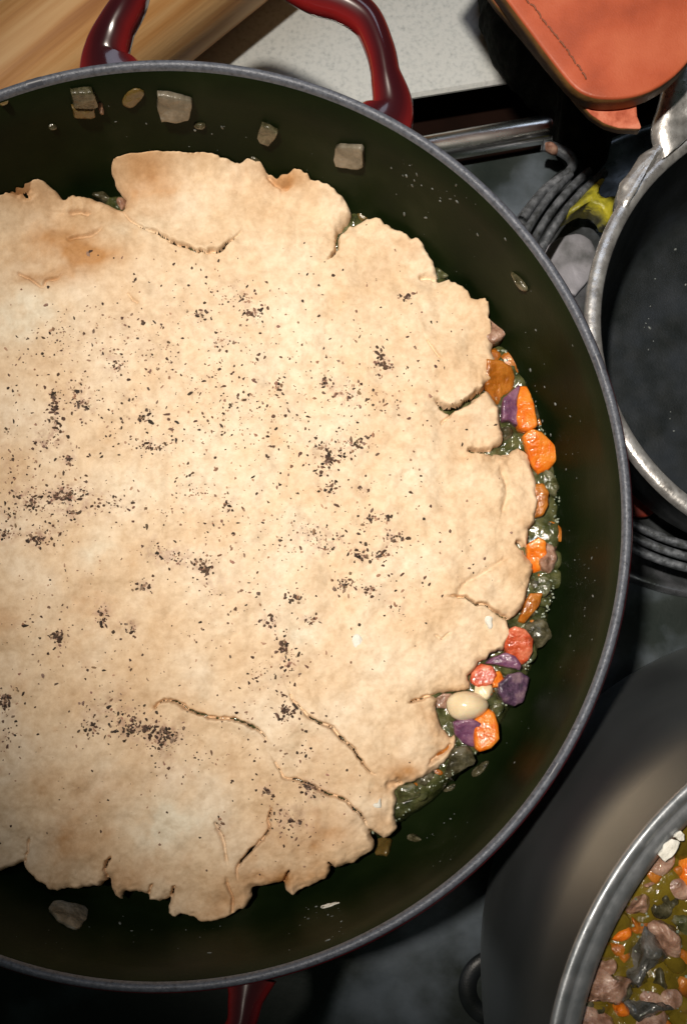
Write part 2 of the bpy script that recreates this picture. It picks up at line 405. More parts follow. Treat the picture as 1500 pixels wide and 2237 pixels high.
# ------------------------------------------------------------------ stew under the crust
ZS = .0654
def disc(name, centre, R, z, m, amp, nr, na, seed, rmin=0, drop=0):
    V = []; Fc = []
    rr = np.linspace(rmin, R, nr); aa = np.linspace(0, 2 * np.pi, na, endpoint=False)
    A, B = np.meshgrid(aa, rr); x = centre[0] + B * np.cos(A); y = centre[1] + B * np.sin(A)
    zz = z - drop * np.clip((B - R * .965) / (R * .035), 0, 1) ** 2 + amp * value_noise(x, y, 130, seed, 3) + amp * .5 * value_noise(x, y, 420, seed + 3, 2)
    V = np.stack([x, y, zz], -1).reshape(-1, 3).tolist()
    for i in range(nr - 1):
        for j in range(na):
            k = (j + 1) % na; Fc.append((i * na + j, (i + 1) * na + j, (i + 1) * na + k, i * na + k))
    return mk(name, V, Fc, m, None, (centre[0], centre[1], z))
SWC = (-.0540, .0692)
sw = disc('stew_broth', SWC, .1440, ZS, M['broth'], .0016, 120, 700, 3, drop=.008)
tag(sw, 'dark green glossy broth round the edge of the pie crust', 'broth', kind='stuff')

# ------------------------------------------------------------------ pie crust
OUT = [(0,403),(20,408),(53,418),(83,410),(103,417),(127,427),(138,438),(143,438),(160,429),(180,430),(213,435),(233,443),(253,452),(268,457),
(272,440),(274,429),(263,422),(252,408),(250,395),(255,380),(257,367),(267,359),(300,359),(320,353),(353,353),(400,353),(443,356),(467,363),(500,371),
(520,375),(537,375),(547,370),(560,371),(573,378),(583,387),(587,392),(607,399),(627,399),(643,395),(663,399),(677,405),(682,413),(700,415),(720,423),
(740,437),(757,450),(768,470),(765,480),(753,492),(742,504),(748,502),(763,490),(783,490),(800,483),(817,484),(833,492),(853,507),(877,518),(897,532),
(910,532),(923,547),(935,567),(950,587),(957,607),(957,613),(977,615),(993,623),(1008,632),(1032,662),(1054,666),(1062,676),(1064,692),(1072,732),
(1076,756),(1076,776),(1086,788),(1087,800),(1083,820),(1077,834),(1062,844),(1068,850),(1083,877),(1092,897),(1093,927),(1097,940),(1103,955),
(1097,967),(1083,977),(1074,983),(1050,984),(1085,990),(1113,989),(1120,980),(1133,976),(1150,987),(1160,1007),(1165,1027),(1175,1053),(1174,1077),
(1172,1117),(1171,1137),(1162,1150),(1157,1153),(1156,1175),(1151,1199),(1134,1181),(1146,1204),(1162,1225),(1164,1240),(1160,1273),(1150,1300),
(1143,1327),(1130,1343),(1113,1352),(1104,1350),(1110,1363),(1113,1383),(1108,1403),(1097,1420),(1073,1428),(1063,1443),(1045,1448),(1040,1460),
(1023,1475),(1028,1490),(1027,1507),(1007,1512),(993,1512),(957,1515),(947,1520),(955,1527),(953,1550),(960,1577),(982,1612),(995,1606),(999,1620),
(997,1630),(980,1657),(957,1680),(930,1697),(900,1710),(870,1717),(863,1730),(867,1750),(863,1783),(868,1810),(853,1827),(837,1835),(830,1827),
(807,1811),(813,1830),(820,1843),(810,1863),(790,1873),(780,1883),(753,1893),(731,1900),(724,1893),(713,1917),(683,1933),(653,1947),(637,1957),
(621,1942),(618,1928),(590,1934),(550,1942),(547,1965),(540,1980),(505,1997),(480,2005),(447,2010),(420,2000),(395,1995),(385,2002),(370,1995),
(366,1980),(372,1960),(350,1972),(325,1967),(322,1955),(300,1952),(272,1950),(265,1967),(250,1960),(240,1940),(237,1920),(231,1917),(232,1924),(220,1935),
(190,1942),(160,1942),(125,1946),(107,1942),(82,1925),(65,1910),(50,1890),(47,1882),(30,1892),(0,1903),
(-60,1898),(-100,1860),(-150,1850),(-200,1800),(-250,1790),(-300,1720),(-340,1690),(-380,1600),(-400,1560),(-418,1470),(-430,1400),(-442,1300),(-438,1220),
(-445,1120),(-430,1040),(-415,940),(-385,860),(-370,780),(-320,700),(-290,620),(-230,560),(-180,490),(-130,470),(-60,415)]
CRACK = [  # points, half width m, depth m, step m (+ raises the left-hand side of the walk), fade 0..1 at the start
 ([(268,457),(285,478),(310,495),(345,508),(365,520),(385,530),(410,535),(420,541),(430,546),(440,543),(450,548),(458,543),(465,540),(476,547),(490,535),(510,520),(528,503)], .0005, .0016, .0013, .25),
 ([(765,480),(753,492),(740,505),(736,520),(738,535),(727,552),(716,565)], .0006, .0022, .0010, 1),
 ([(1072,838),(1060,845),(1040,860),(1015,880),(985,893),(970,888),(960,880),(948,870)], .0009, .0030, -.0022, 1),
 ([(985,893),(983,907),(968,918),(962,930)], .0004, .0008, .0005, 1),
 ([(1077,984),(1050,983),(1020,981)], .0010, .0032, .0016, 1),
 ([(1151,1200),(1140,1190),(1130,1178)], .0007, .0028, 0, 1),
 ([(1113,1352),(1095,1343),(1080,1335),(1060,1322),(1047,1319),(1035,1319),(1024,1312),(1016,1304),(1000,1303),(972,1300)], .0005, .0026, .0014, 1),
 ([(950,1520),(930,1522),(915,1528),(890,1536)], .0005, .0018, .0009, 1),
 ([(340,1546),(346,1536),(358,1531),(375,1531),(392,1537),(410,1549),(440,1561),(460,1568),(480,1570),(503,1571),(520,1574),(537,1582),(552,1590),(567,1598),(577,1607),(584,1622)], .0006, .0026, -.0017, .6),
 ([(632,1518),(645,1535),(662,1552),(675,1568),(692,1577),(705,1582),(724,1591),(736,1602),(748,1616),(765,1629),(775,1645),(790,1664),(800,1680),(820,1692)], .0005, .0020, -.0011, .5),
 ([(600,1665),(615,1690),(628,1702),(650,1704),(672,1712),(695,1725),(715,1735),(737,1740),(757,1752),(770,1765),(788,1780),(796,1795),(806,1811)], .0005, .0017, -.0013, .5),
 ([(594,1768),(589,1780),(586,1795),(588,1806),(580,1822),(570,1838),(555,1850),(540,1866),(528,1880),(517,1900),(517,1922)], .0005, .0017, .0009, .8),
 ([(231,1917),(228,1900),(233,1885),(243,1870)], .0005, .0020, .0005, 1),
 ([(50,1885),(56,1865),(58,1850),(61,1828)], .0004, .0014, -.0005, 1),
 ([(620,1930),(625,1912),(632,1899)], .0004, .0018, 0, 1), ([(323,1957),(328,1938),(334,1930)], .0004, .0014, 0, 1),
 ([(372,1960),(378,1940),(382,1934)], .0005, .0018, .0006, 1), ([(725,1896),(716,1884)], .0004, .0018, 0, 1),
 ([(505,1995),(508,1968),(500,1940),(492,1915)], .0005, .0010, .0006, 1),
 ([(0,418),(20,425),(42,433),(60,436),(75,430),(82,422)], .0022, .0022, .0006, 1), ([(587,392),(602,404),(622,411),(642,412)], .0011, .0014, .0006, 1),
 ([(922,601),(938,603),(952,606)], .0009, .0014, .0004, 1), ([(934,742),(940,755),(950,768),(964,788)], .0003, .0008, .0003, 1),
 ([(155,457),(175,458),(198,462)], .0010, .0012, .0010, 1), ([(40,596),(62,606),(80,617),(94,626),(100,612),(124,608),(140,600)], .0005, .0008, .0003, 1),
 ([(150,520),(170,516),(200,508),(218,500),(230,492)], .0006, .0007, .0003, 1), ([(952,1388),(965,1395),(975,1388),(985,1380)], .0005, .0005, .0003, 1),
 ([(470,1800),(485,1830),(492,1860),(497,1890)], .0006, .0009, .0004, 1), ([(1098,1110),(1108,1075),(1100,1040),(1093,1010)], .0014, .0008, .0004, 1),
 ([(1000,1300),(1015,1275),(1040,1262),(1075,1240),(1110,1215)], .0012, .0007, -.0003, 1), ([(985,1630),(960,1650),(935,1672)], .0007, .0014, .0010, 1),
 ([(850,1715),(868,1712),(880,1706)], .0012, .0014, 0, 1), ([(280,640),(292,655),(306,664)], .0004, .0006, 0, 1), ([(425,860),(418,905),(430,940)], .0004, .0002, 0, 1)]
ZC = .0665                                            # the dough's underside at its edge
def seg_dist(X, Y, poly, closed=False):
    D = np.full(X.shape, 1e9); S = np.zeros(X.shape); T = np.zeros(X.shape); NX = np.zeros(X.shape); NY = np.zeros(X.shape)
    P = np.array(poly, float); n = len(P); ln = np.r_[0, np.cumsum(np.hypot(*np.diff(P, axis=0).T))]; tot = ln[-1]
    for i in range(n if closed else n - 1):
        a = P[i]; b = P[(i + 1) % n]; dx, dy = b - a; L2 = dx * dx + dy * dy + 1e-18
        t = np.clip(((X - a[0]) * dx + (Y - a[1]) * dy) / L2, 0, 1); qx = a[0] + t * dx; qy = a[1] + t * dy
        d = np.hypot(X - qx, Y - qy); m = d < D
        D[m] = d[m]; NX[m] = qx[m]; NY[m] = qy[m]
        S[m] = (dx * (Y - a[1]) - dy * (X - a[0]))[m]
        if not closed: T[m] = ((ln[i] + t * math.sqrt(L2)) / tot)[m]
    return D, S, T, NX, NY
def to_world(poly, z): 
    P = np.array(poly, float); x, y = U(P[:, 0], P[:, 1], z); return np.stack([x, y], 1)
def build_crust():
    O = resample(to_world(OUT, .0685), 1500)
    j = np.stack([value_noise(O[:, 0], O[:, 1], 420, 71, 3), value_noise(O[:, 0], O[:, 1], 420, 72, 3)], 1); O = O + j * .00042
    p = .00037
    x0, y0 = O.min(0) - 3 * p; x1, y1 = O.max(0) + 3 * p
    gx = np.arange(x0, x1, p); gy = np.arange(y0, y1, p); X, Y = np.meshgrid(gx, gy)
    ins = np.zeros(X.shape, bool)
    for i in range(len(O)):                           # even-odd fill, row by row
        a = O[i]; b = O[(i + 1) % len(O)]
        lo, hi = sorted((a[1], b[1])); r0 = np.searchsorted(gy, lo); r1 = np.searchsorted(gy, hi)
        for r in range(r0, r1):
            xc = a[0] + (gy[r] - a[1]) * (b[0] - a[0]) / (b[1] - a[1]); ins[r, gx > xc] ^= True
    # distance to the outline, only near it
    k = 8; Oc = O[::3]
    cx, cy = np.meshgrid(gx[::k], gy[::k]); dc = np.full(cx.shape, 1e9)
    for q in Oc: dc = np.minimum(dc, np.hypot(cx - q[0], cy - q[1]))
    near = np.kron(dc, np.ones((k, k)))[:X.shape[0], :X.shape[1]] < .013
    D = np.full(X.shape, .012); NX = X.copy(); NY = Y.copy()
    idx = np.nonzero(near.ravel())[0]; xf = X.ravel()[idx]; yf = Y.ravel()[idx]
    best = np.full(len(idx), 1e9); bi = np.zeros(len(idx), int)
    order = np.argsort(yf); xf = xf[order]; yf = yf[order]; idx = idx[order]
    for i, q in enumerate(O):                         # windowed nearest outline point
        s = np.searchsorted(yf, q[1] - .0125); e = np.searchsorted(yf, q[1] + .0125)
        d = (xf[s:e] - q[0]) ** 2 + (yf[s:e] - q[1]) ** 2; m = d < best[s:e]; best[s:e][m] = d[m]; bi[s:e][m] = i
    ok = best < 1e8; qx = xf.copy(); qy = yf.copy(); dd = np.full(len(idx), .012)
    for sft in (-1, 0):                               # exact distance to the two neighbouring segments
        a = O[(bi + sft) % len(O)]; b = O[(bi + sft + 1) % len(O)]; dv = b - a; L2 = (dv ** 2).sum(1) + 1e-18
        t = np.clip(((xf - a[:, 0]) * dv[:, 0] + (yf - a[:, 1]) * dv[:, 1]) / L2, 0, 1)
        ax = a[:, 0] + t * dv[:, 0]; ay = a[:, 1] + t * dv[:, 1]; d = np.hypot(xf - ax, yf - ay); m = ok & (d < dd)
        dd[m] = d[m]; qx[m] = ax[m]; qy[m] = ay[m]
    D.ravel()[idx] = dd; NX.ravel()[idx] = qx; NY.ravel()[idx] = qy
    sd = np.where(ins, D, -D)
    keep = sd > -1.0 * p
    snap = keep & (sd < 0); X = np.where(snap, NX, X); Y = np.where(snap, NY, Y); s = np.maximum(sd, 0)
    # height
    T = .0040 * (1 + .25 * value_noise(X, Y, 90, 21, 2)); e = .0030 * (1 + .45 * value_noise(X, Y, 150, 22, 2))
    h = T * np.sqrt(np.clip(1 - (1 - np.minimum(s / e, 1)) ** 2, 0, 1))
    Z = ZC - .0012 + h
    ed = np.exp(-s / .006)
    body = 1 - np.exp(-s / .014)
    Z += body * (.0022 + .0016 * value_noise(X, Y, 26, 31, 2)) + .00036 * value_noise(X, Y, 110, 32, 3) * np.minimum(1, s / .002)
    Z += ed * np.minimum(1, s / .0015) * (.0009 * value_noise(X, Y, 190, 33, 3))
    Z += .00010 * value_noise(X, Y, 650, 34, 2) * np.minimum(1, s / .0008)
    groove = np.zeros(X.shape); cut = np.zeros(X.shape, bool)
    for k, (pts, w, dep, step, fade) in enumerate(CRACK):
        W = to_world(pts, .0705); W = W if len(W) < 3 else np.array([v[:2] for v in smooth_line([(a, b, 0) for a, b in W], 4)])
        W = W + np.stack([value_noise(W[:, 0], W[:, 1], 700, 81 + k, 2), value_noise(W[:, 0], W[:, 1], 700, 82 + k, 2)], 1) * .0003
        mg = .012; c0 = np.searchsorted(gx, W[:, 0].min() - mg); c1 = np.searchsorted(gx, W[:, 0].max() + mg)
        r0 = np.searchsorted(gy, W[:, 1].min() - mg); r1 = np.searchsorted(gy, W[:, 1].max() + mg)
        if c1 - c0 < 2: continue
        xs = X[r0:r1, c0:c1]; ys = Y[r0:r1, c0:c1]; d, sg, t, _, _ = seg_dist(xs, ys, W)
        end = np.clip(np.minimum(1, fade + (1 - fade) * t * 2.2) * np.minimum(1, (1 - t) * 5 + .12), 0, 1)
        ww = w * .85 * (.55 + .6 * end) * (1 + .35 * value_noise(xs, ys, 500, 90 + k, 2)); g = np.exp(-(d / ww) ** 2 * .8)
        Z[r0:r1, c0:c1] -= dep * 1.9 * end * g * np.minimum(1, s[r0:r1, c0:c1] / .0008)
        if dep >= .0016: cut[r0:r1, c0:c1] |= (d < ww * .62 * np.clip((end - .25) * 1.8, 0, 1) * np.clip(.75 + .8 * value_noise(xs, ys, 420, 140 + k, 2), 0, 1.3))
        groove[r0:r1, c0:c1] = np.maximum(groove[r0:r1, c0:c1], end * np.exp(-d / .0022))
        if step:
            side = np.sign(sg) * np.sign(step); fall = np.exp(-d / .0055) * (np.minimum(1, (1 - t) * 4)) * end * np.minimum(1, s[r0:r1, c0:c1] / .001)
            Z[r0:r1, c0:c1] += np.where(side > 0, abs(step), -abs(step) * .35) * fall * np.clip(d / (ww * .8), 0, 1)
    # the dough climbs the wall where it reaches it
    rc = np.hypot(X - PC[0], Y - PC[1]); Z += .010 * np.clip((rc - .1425) / .011, 0, 1) ** 2
    lim = np.interp(Z, IR[:, 1], IR[:, 0]) - .0004; f = np.minimum(1, lim / np.maximum(rc, 1e-6)); X = PC[0] + (X - PC[0]) * f; Y = PC[1] + (Y - PC[1]) * f
    # stains
    def blobs(lst):
        B = np.zeros(X.shape)
        for px, py, rx, ry, a in lst:
            wx, wy = U(px, py, .0705); sx, sy = rx * .000181, ry * .000181
            B += a * np.exp(-(((X - wx) / sx) ** 2 + ((Y - wy) / sy) ** 2))
        return B
    n1 = value_noise(X, Y, 120, 51, 4); n2 = value_noise(X, Y, 60, 52, 4)
    fl = blobs([(50, 690, 80, 60, 1.), (350, 1800, 60, 55, 1.), (430, 1790, 60, 25, .5), (665, 1385, 40, 28, .8), (215, 1210, 45, 40, .6), (300, 1060, 60, 30, .35),
                (930, 1030, 40, 30, .5), (1000, 700, 60, 60, .2), (290, 500, 70, 30, .4), (350, 1000, 200, 200, .2), (650, 900, 330, 420, .38)]) * np.clip(1 + .9 * n1, 0, 2)
    brn_shade = blobs([(150, 540, 110, 60, .75), (215, 555, 45, 18, .8), (90, 610, 60, 16, .7), (330, 400, 60, 50, .5), (270, 470, 30, 30, .4), (620, 405, 40, 16, .7), (40, 440, 60, 25, .5),
                 (640, 1830, 60, 60, .5), (520, 1960, 50, 50, .35), (600, 1920, 60, 25, .6), (300, 1920, 70, 40, .4), (1010, 910, 45, 50, .4), (1040, 1000, 40, 14, .5), (740, 1810, 60, 40, .3),
                 (880, 550, 60, 40, .35), (560, 500, 60, 50, .3), (150, 1850, 70, 60, .45), (880, 1690, 50, 25, .55), (835, 1790, 20, 20, .5), (200, 1720, 130, 60, .3), (730, 1690, 50, 40, .2)]) * np.clip(1 + .8 * n2, 0, 2)
    brn_shade += ed * .16 * np.clip(1 + 1.5 * n2, 0, 2) + groove * .06 + np.clip(n1 - .35, 0, 1) * .35  # groove term paints some shade along the cracks
    pd = blobs([(px, py, rx * 1.4 + 6, ry * 1.4 + 6, min(.7, n / (rx * ry) * 7)) for px, py, rx, ry, n in PEP]) * np.clip(1 + .8 * n1, 0, 2)
    col = np.stack([np.clip(fl, 0, 1), np.clip(brn_shade, 0, 1), np.clip(pd, 0, 1), np.ones(X.shape)], -1)
    # mesh
    cell = keep[:-1, :-1] & keep[1:, :-1] & keep[:-1, 1:] & keep[1:, 1:]
    cell &= ~(cut[:-1, :-1] & cut[1:, 1:] | cut[1:, :-1] & cut[:-1, 1:])
    ids = -np.ones(X.shape, int); used = np.zeros(X.shape, bool)
    used[:-1, :-1] |= cell; used[1:, :-1] |= cell; used[:-1, 1:] |= cell; used[1:, 1:] |= cell
    ids[used] = np.arange(used.sum())
    r, c = np.nonzero(cell); q = np.stack([ids[r, c], ids[r, c + 1], ids[r + 1, c + 1], ids[r + 1, c]], 1)
    V = np.stack([X[used], Y[used], Z[used]], 1); C = col[used]
    loc = np.array([PC[0], PC[1], ZC]); me = bpy.data.meshes.new('pie_crust')
    me.vertices.add(len(V)); me.vertices.foreach_set('co', (V - loc).ravel().astype(np.float32))
    me.loops.add(q.size); me.loops.foreach_set('vertex_index', q.ravel().astype(np.int32))
    me.polygons.add(len(q)); me.polygons.foreach_set('loop_start', (np.arange(len(q)) * 4).astype(np.int32))
    me.polygons.foreach_set('loop_total', np.full(len(q), 4, np.int32)); me.polygons.foreach_set('use_smooth', np.ones(len(q), bool))
    at = me.color_attributes.new('stain', 'FLOAT_COLOR', 'POINT'); at.data.foreach_set('color', C.ravel().astype(np.float32))
    me.update(calc_edges=True); me.materials.append(M['dough'])
    o = bpy.data.objects.new('pie_crust', me); o.location = loc; link(o)
    tag(o, 'pale unbaked pie crust with ragged torn edge and pepper, filling the braiser', 'pie crust')
    def height(wx, wy):
        i = np.clip(((wy - gy[0]) / p).round().astype(int), 0, len(gy) - 1); jx = np.clip(((wx - gx[0]) / p).round().astype(int), 0, len(gx) - 1)
        return np.where(sd[i, jx] > .0015, Z[i, jx], -1)
    return o, height
# pepper sprinkles: x, y, spread x, spread y, count (photo coordinates)
PEP = [(500,640,45,22,34),(555,685,14,9,26),(435,690,9,8,16),(480,745,16,9,14),(535,650,20,14,14),(118,880,7,26,60),(125,930,5,14,22),(165,850,16,20,20),(182,885,16,10,26),(200,870,40,40,30),
(253,800,9,11,26),(288,875,12,10,10),(312,910,12,7,20),(330,972,22,8,34),(350,975,30,20,10),(100,965,16,14,26),(75,1000,50,40,34),(150,1005,7,12,18),(60,1100,40,26,60),(130,1082,28,8,44),(150,1085,12,14,30),
(20,1120,18,14,26),(72,1100,14,8,24),(85,1178,14,8,40),(160,1120,22,6,20),(120,1150,30,16,22),(240,1100,40,14,36),(180,1070,30,20,26),(15,1165,12,10,18),(430,1065,28,22,28),(497,1103,7,9,18),(480,1165,45,35,34),
(345,1200,16,14,26),(385,1215,16,12,22),(447,1240,8,10,34),(420,1230,30,14,18),(312,1282,12,6,22),(465,1285,20,16,16),(222,1342,8,12,24),(60,1370,30,20,10),(128,1392,11,9,36),(285,1372,14,8,14),
(605,840,10,10,16),(710,835,10,13,24),(738,860,20,12,26),(760,865,10,16,14),(828,785,6,16,24),(848,798,9,9,18),(835,880,40,30,20),(780,968,20,12,34),(755,975,30,20,20),(720,1003,8,9,44),(745,1000,9,10,12),(700,975,12,8,14),
(720,1065,14,14,26),(705,1025,16,10,12),(650,975,20,20,14),(600,920,40,40,22),(680,1160,22,12,30),(620,1190,30,20,20),(705,1195,16,14,20),(740,1175,10,12,12),(780,1212,14,10,32),(828,1212,16,6,26),(850,1175,12,8,14),
(812,1135,10,7,20),(848,1132,5,6,12),(790,1070,10,10,10),(750,1275,12,9,36),(805,1290,12,7,20),(840,1270,40,20,14),(645,1308,12,5,22),(590,1360,9,9,16),(675,1355,14,8,16),(865,1325,8,10,8),(865,1175,14,6,12),
(618,1412,8,12,38),(625,1445,8,20,14),(640,1450,28,30,26),(560,1480,30,30,22),(625,1555,9,12,44),(200,1590,12,14,30),(285,1590,14,12,44),(270,1570,30,20,30),(325,1590,12,8,32),(362,1603,14,12,60),(350,1615,28,10,26),
(350,1660,22,40,30),(235,1545,40,30,40),(12,1535,12,16,60),(20,1610,26,20,24),(580,1725,7,9,16),(672,1718,11,6,34),(690,1735,20,12,14),(620,1790,26,36,40),(650,1800,22,20,20),(480,1805,6,14,10),(420,1650,30,30,12),
(120,740,50,36,40),(60,780,40,40,16),(200,760,50,40,34),(300,730,50,40,30),(380,760,50,40,34),(335,800,40,30,26),(450,820,60,50,30),(550,880,60,40,40),(480,930,50,40,44),(430,860,50,40,24),(400,960,60,60,26),
(550,760,50,60,30),(640,700,60,60,14),(680,800,60,40,24),(780,740,50,50,24),(830,860,50,40,26),(660,880,60,50,30),(560,1000,60,60,26),(330,640,60,40,16),(250,700,60,40,20),(930,770,60,80,12),(890,650,10,6,12),
(150,660,80,60,12),(430,580,80,50,14),(700,560,90,60,12),(850,600,60,60,8),(900,950,60,80,16),(1000,900,60,60,6),(980,1150,60,80,10),(1030,1240,40,40,8),(900,1250,50,50,16),(920,1400,80,60,8),(780,1400,70,50,8),
(550,1300,80,60,40),(450,1400,90,50,22),(330,1420,80,50,18),(180,1460,80,50,20),(60,1450,50,60,12),(530,1560,60,40,20),(700,1600,60,60,14),(640,1650,50,50,20),(500,1650,60,60,14),(120,1650,70,60,12),(300,1750,90,60,12),
(200,1240,70,40,22),(100,1290,60,40,18),(330,1120,60,40,26),(560,1130,60,60,30),(640,1060,60,50,24),(860,1060,60,50,14),(780,1140,60,40,22),(260,950,50,50,30),(30,900,30,60,20),(20,1010,20,50,20),(400,1100,60,50,16),
(700,1700,60,60,10),(820,1640,60,60,4),(150,1780,100,60,6),(400,1850,100,60,5),(700,1830,60,50,6)]
crust, crust_z = build_crust()

def build_pepper():
    V = []; Fc = []; C = []
    for px, py, rx, ry, n in PEP:
        dense = n / (rx * ry) > .12
        n = int(n * 1.7); wide = np.where(RNG.random(n) < .45, 1.5, .62)
        xs = px + RNG.normal(0, 1, n) * rx * wide; ys = py + RNG.normal(0, 1, n) * ry * wide
        for x, y in zip(xs, ys):
            wx, wy = U(x, y, .0712); z = float(crust_z(np.array(wx), np.array(wy)))
            if z < 0: continue
            wx, wy = U(x, y, z); wx, wy = float(wx), float(wy)
            faint = RNG.random() < (.25 if dense else .5)
            r = (.00020 + .00052 * RNG.random() ** 2 + (.0003 * RNG.random() if RNG.random() < .07 else 0)) * (1.15 if dense else 1) * (RNG.uniform(.5, .9) if faint else 1); el = RNG.uniform(1, 1.6) if RNG.random() < .85 else RNG.uniform(1.7, 2.6); ang = RNG.uniform(0, math.pi)
            c, s = math.cos(ang), math.sin(ang); k = len(V); m = 6
            hgt = r * (.25 if faint else .8)
            for q in range(m):
                a = 2 * math.pi * q / m + RNG.uniform(-.35, .35); rr = r * RNG.uniform(.6, 1.15); u = math.cos(a) * rr * el; v = math.sin(a) * rr
                V.append((wx + u * c - v * s, wy + u * s + v * c, z + hgt * RNG.uniform(-.1, .4)))
            V.append((wx + RNG.uniform(-.2, .2) * r, wy, z + hgt)); V.append((wx, wy, z - .0003))
            for q in range(m):
                q2 = (q + 1) % m; Fc.append((k + q, k + q2, k + m)); Fc.append((k + q2, k + q, k + m + 1))
            if faint: t = np.array([.34, .20, .125]) * RNG.uniform(.6, 1.3)
            else: t = np.array([.070, .045, .032]) * RNG.uniform(.4, 1.6) * (3.0 if RNG.random() < .3 else 1) * np.array([RNG.uniform(.9, 1.25), 1, RNG.uniform(.8, 1.1)])
            C += [(*t, 1)] * (m + 2)
    loc = (PC[0], PC[1], .072)
    o = mk('ground_pepper', V, Fc, M['pepper'], None, loc, smooth=False)
    at = o.data.color_attributes.new('tone', 'FLOAT_COLOR', 'POINT'); at.data.foreach_set('color', np.array(C, np.float32).ravel())
    tag(o, 'coarse ground black pepper scattered over the pale crust', 'pepper', kind='stuff')
build_pepper()
# smears of dry flour lying on the dough
def flour_dab(poly, label):
    o = morsel('flour_patch', poly, M['flour'], .0728, .0008, .0705, None, 3, .0003, 20, 5)
    x, y = U(*np.mean(poly, 0), .0715); z = float(crust_z(np.array(x), np.array(y))); o.location.z += z + .0002 - .0722
    tag(o, label, 'flour')
flour_dab([(1059,1343),(1068,1337),(1078,1342),(1080,1352),(1076,1360),(1080,1368),(1075,1378),(1068,1375),(1064,1366),(1058,1360)], 'white flour dab on the rounded crust lobe above the red carrot')
flour_dab([(810,1762),(820,1755),(826,1757),(830,1742),(834,1750),(835,1765),(825,1768),(815,1769)], 'jagged white flour flake near the torn lower tip of the crust')
flour_dab([(770,1387),(780,1384),(792,1392),(793,1402),(785,1418),(776,1424),(768,1410),(766,1396)], 'small white flour smudge in the middle of the lower crust')

# ------------------------------------------------------------------ pieces of filling showing beside the crust
def bite(name, poly, m, top, label, cat, box=2.4, rough=.0005, base=None, rounded=1, seed=0, group='filling showing beside the crust', tilt=(0, 0), n=28):
    if base is None:
        tilt = (rnd.uniform(-.38, .38), rnd.uniform(-.38, .38)); seed = seed or rnd.randint(1, 900)
        if cat in ('carrot', 'potato'): box = 9; rounded = 0; rough = min(rough, .00030); n = 36
        elif cat in ('onion', 'celery'): box = 5
        top -= .0006
    o = morsel(name, poly, M[m], top, .004, base if base is not None else ZS - .003, None, box, rough, n, seed, rounded, None, tilt, 1.13)
    return tag(o, label, cat, group)
bite('potato_chunk', [(1050,680),(1072,682),(1090,697),(1101,715),(1100,735),(1088,748),(1070,752),(1050,740)], 'meat', .0700, 'rounded pinkish brown potato chunk poking out highest on the right of the crust', 'potato', 2.2)
bite('carrot_piece', [(1060,800),(1090,800),(1112,810),(1122,830),(1118,850),(1100,865),(1097,885),(1085,880),(1060,850)], 'carrot_dull', .0695, 'dull orange carrot piece beside the upper purple potato', 'carrot', 2.4)
bite('purple_potato', [(1098,876),(1112,862),(1132,845),(1128,868),(1126,890),(1138,910),(1128,930),(1108,918),(1094,921),(1094,898)], 'purple', .0702, 'purple potato wedge wedged between two orange carrot pieces', 'potato', 3.2)
BITS = []
bite('carrot_piece', [(1132,850),(1148,846),(1158,870),(1163,905),(1167,933),(1150,943),(1132,938),(1124,915),(1128,880)], 'carrot', .0705, 'bright orange carrot stick right of the upper purple potato', 'carrot', 5.0)
bite('bean', [(1088,935),(1108,930),(1122,940),(1120,958),(1104,966),(1094,960)], 'onion_dim', .0672, 'glassy pale bean low in the gap above the orange carrot wedge', 'bean')
bite('carrot_wedge', [(1140,960),(1155,949),(1175,953),(1200,972),(1214,988),(1213,1005),(1195,1025),(1175,1030),(1162,1010),(1150,985)], 'carrot', .0702, 'orange carrot wedge with a greenish dipped end at the right edge of the pie', 'carrot', 5.0)
bite('celery_piece', [(1180,1040),(1195,1032),(1212,1045),(1215,1070),(1204,1086),(1188,1080),(1178,1060)], 'celery', .0682, 'glassy celery piece just under the orange carrot wedge', 'celery', 2.4, .0009)
bite('carrot_piece', [(1160,1065),(1182,1062),(1193,1080),(1194,1105),(1184,1125),(1165,1130)], 'carrot_dull', .069, 'orange carrot end half under the crust below the celery piece', 'carrot', 2.4)
bite('carrot_piece', [(1150,1195),(1170,1180),(1183,1188),(1188,1215),(1180,1245),(1165,1250),(1150,1220)], 'carrot', .0685, 'orange carrot piece tucked against the pink lump of meat', 'carrot', 5.0)
bite('meat_lump', [(1184,1178),(1200,1174),(1217,1188),(1224,1212),(1218,1238),(1200,1252),(1184,1250),(1180,1230),(1190,1210),(1180,1192)], 'meat', .0706, 'lumpy pinkish meat piece halfway down the right edge', 'meat', 2.2, .0012)
bite('onion_piece', [(1164,1262),(1180,1255),(1200,1262),(1200,1285),(1190,1305),(1172,1302),(1162,1285)], 'celery', .0678, 'bluish glassy onion piece below the pink meat lump', 'onion', 3)
bite('carrot_stick', [(1155,1300),(1180,1300),(1178,1318),(1160,1340),(1145,1358),(1132,1354),(1140,1330)], 'carrot_dull', .0686, 'orange carrot stick lying diagonally below the bluish onion piece', 'carrot', 2.8)
bite('onion_piece', [(1148,1362),(1170,1350),(1190,1357),(1200,1378),(1190,1400),(1172,1415),(1152,1398),(1143,1380)], 'onion_dim', .0688, 'pale grey green onion lump beside the glazed red carrot round', 'onion', 2.3, .0010)
bite('carrot_round', [(1100,1385),(1118,1372),(1140,1380),(1156,1400),(1157,1425),(1145,1445),(1130,1450),(1112,1438),(1102,1420)], 'carrot_red', .0706, 'glazed red carrot round at the tip of the crust lobe', 'carrot', 3.5, .0006)
bite('purple_potato', [(1062,1448),(1075,1437),(1100,1428),(1118,1436),(1132,1452),(1128,1463),(1105,1458),(1085,1452)], 'purple', .0710, 'light purple potato sliver in front of the glazed red carrot round', 'potato', 2.8)
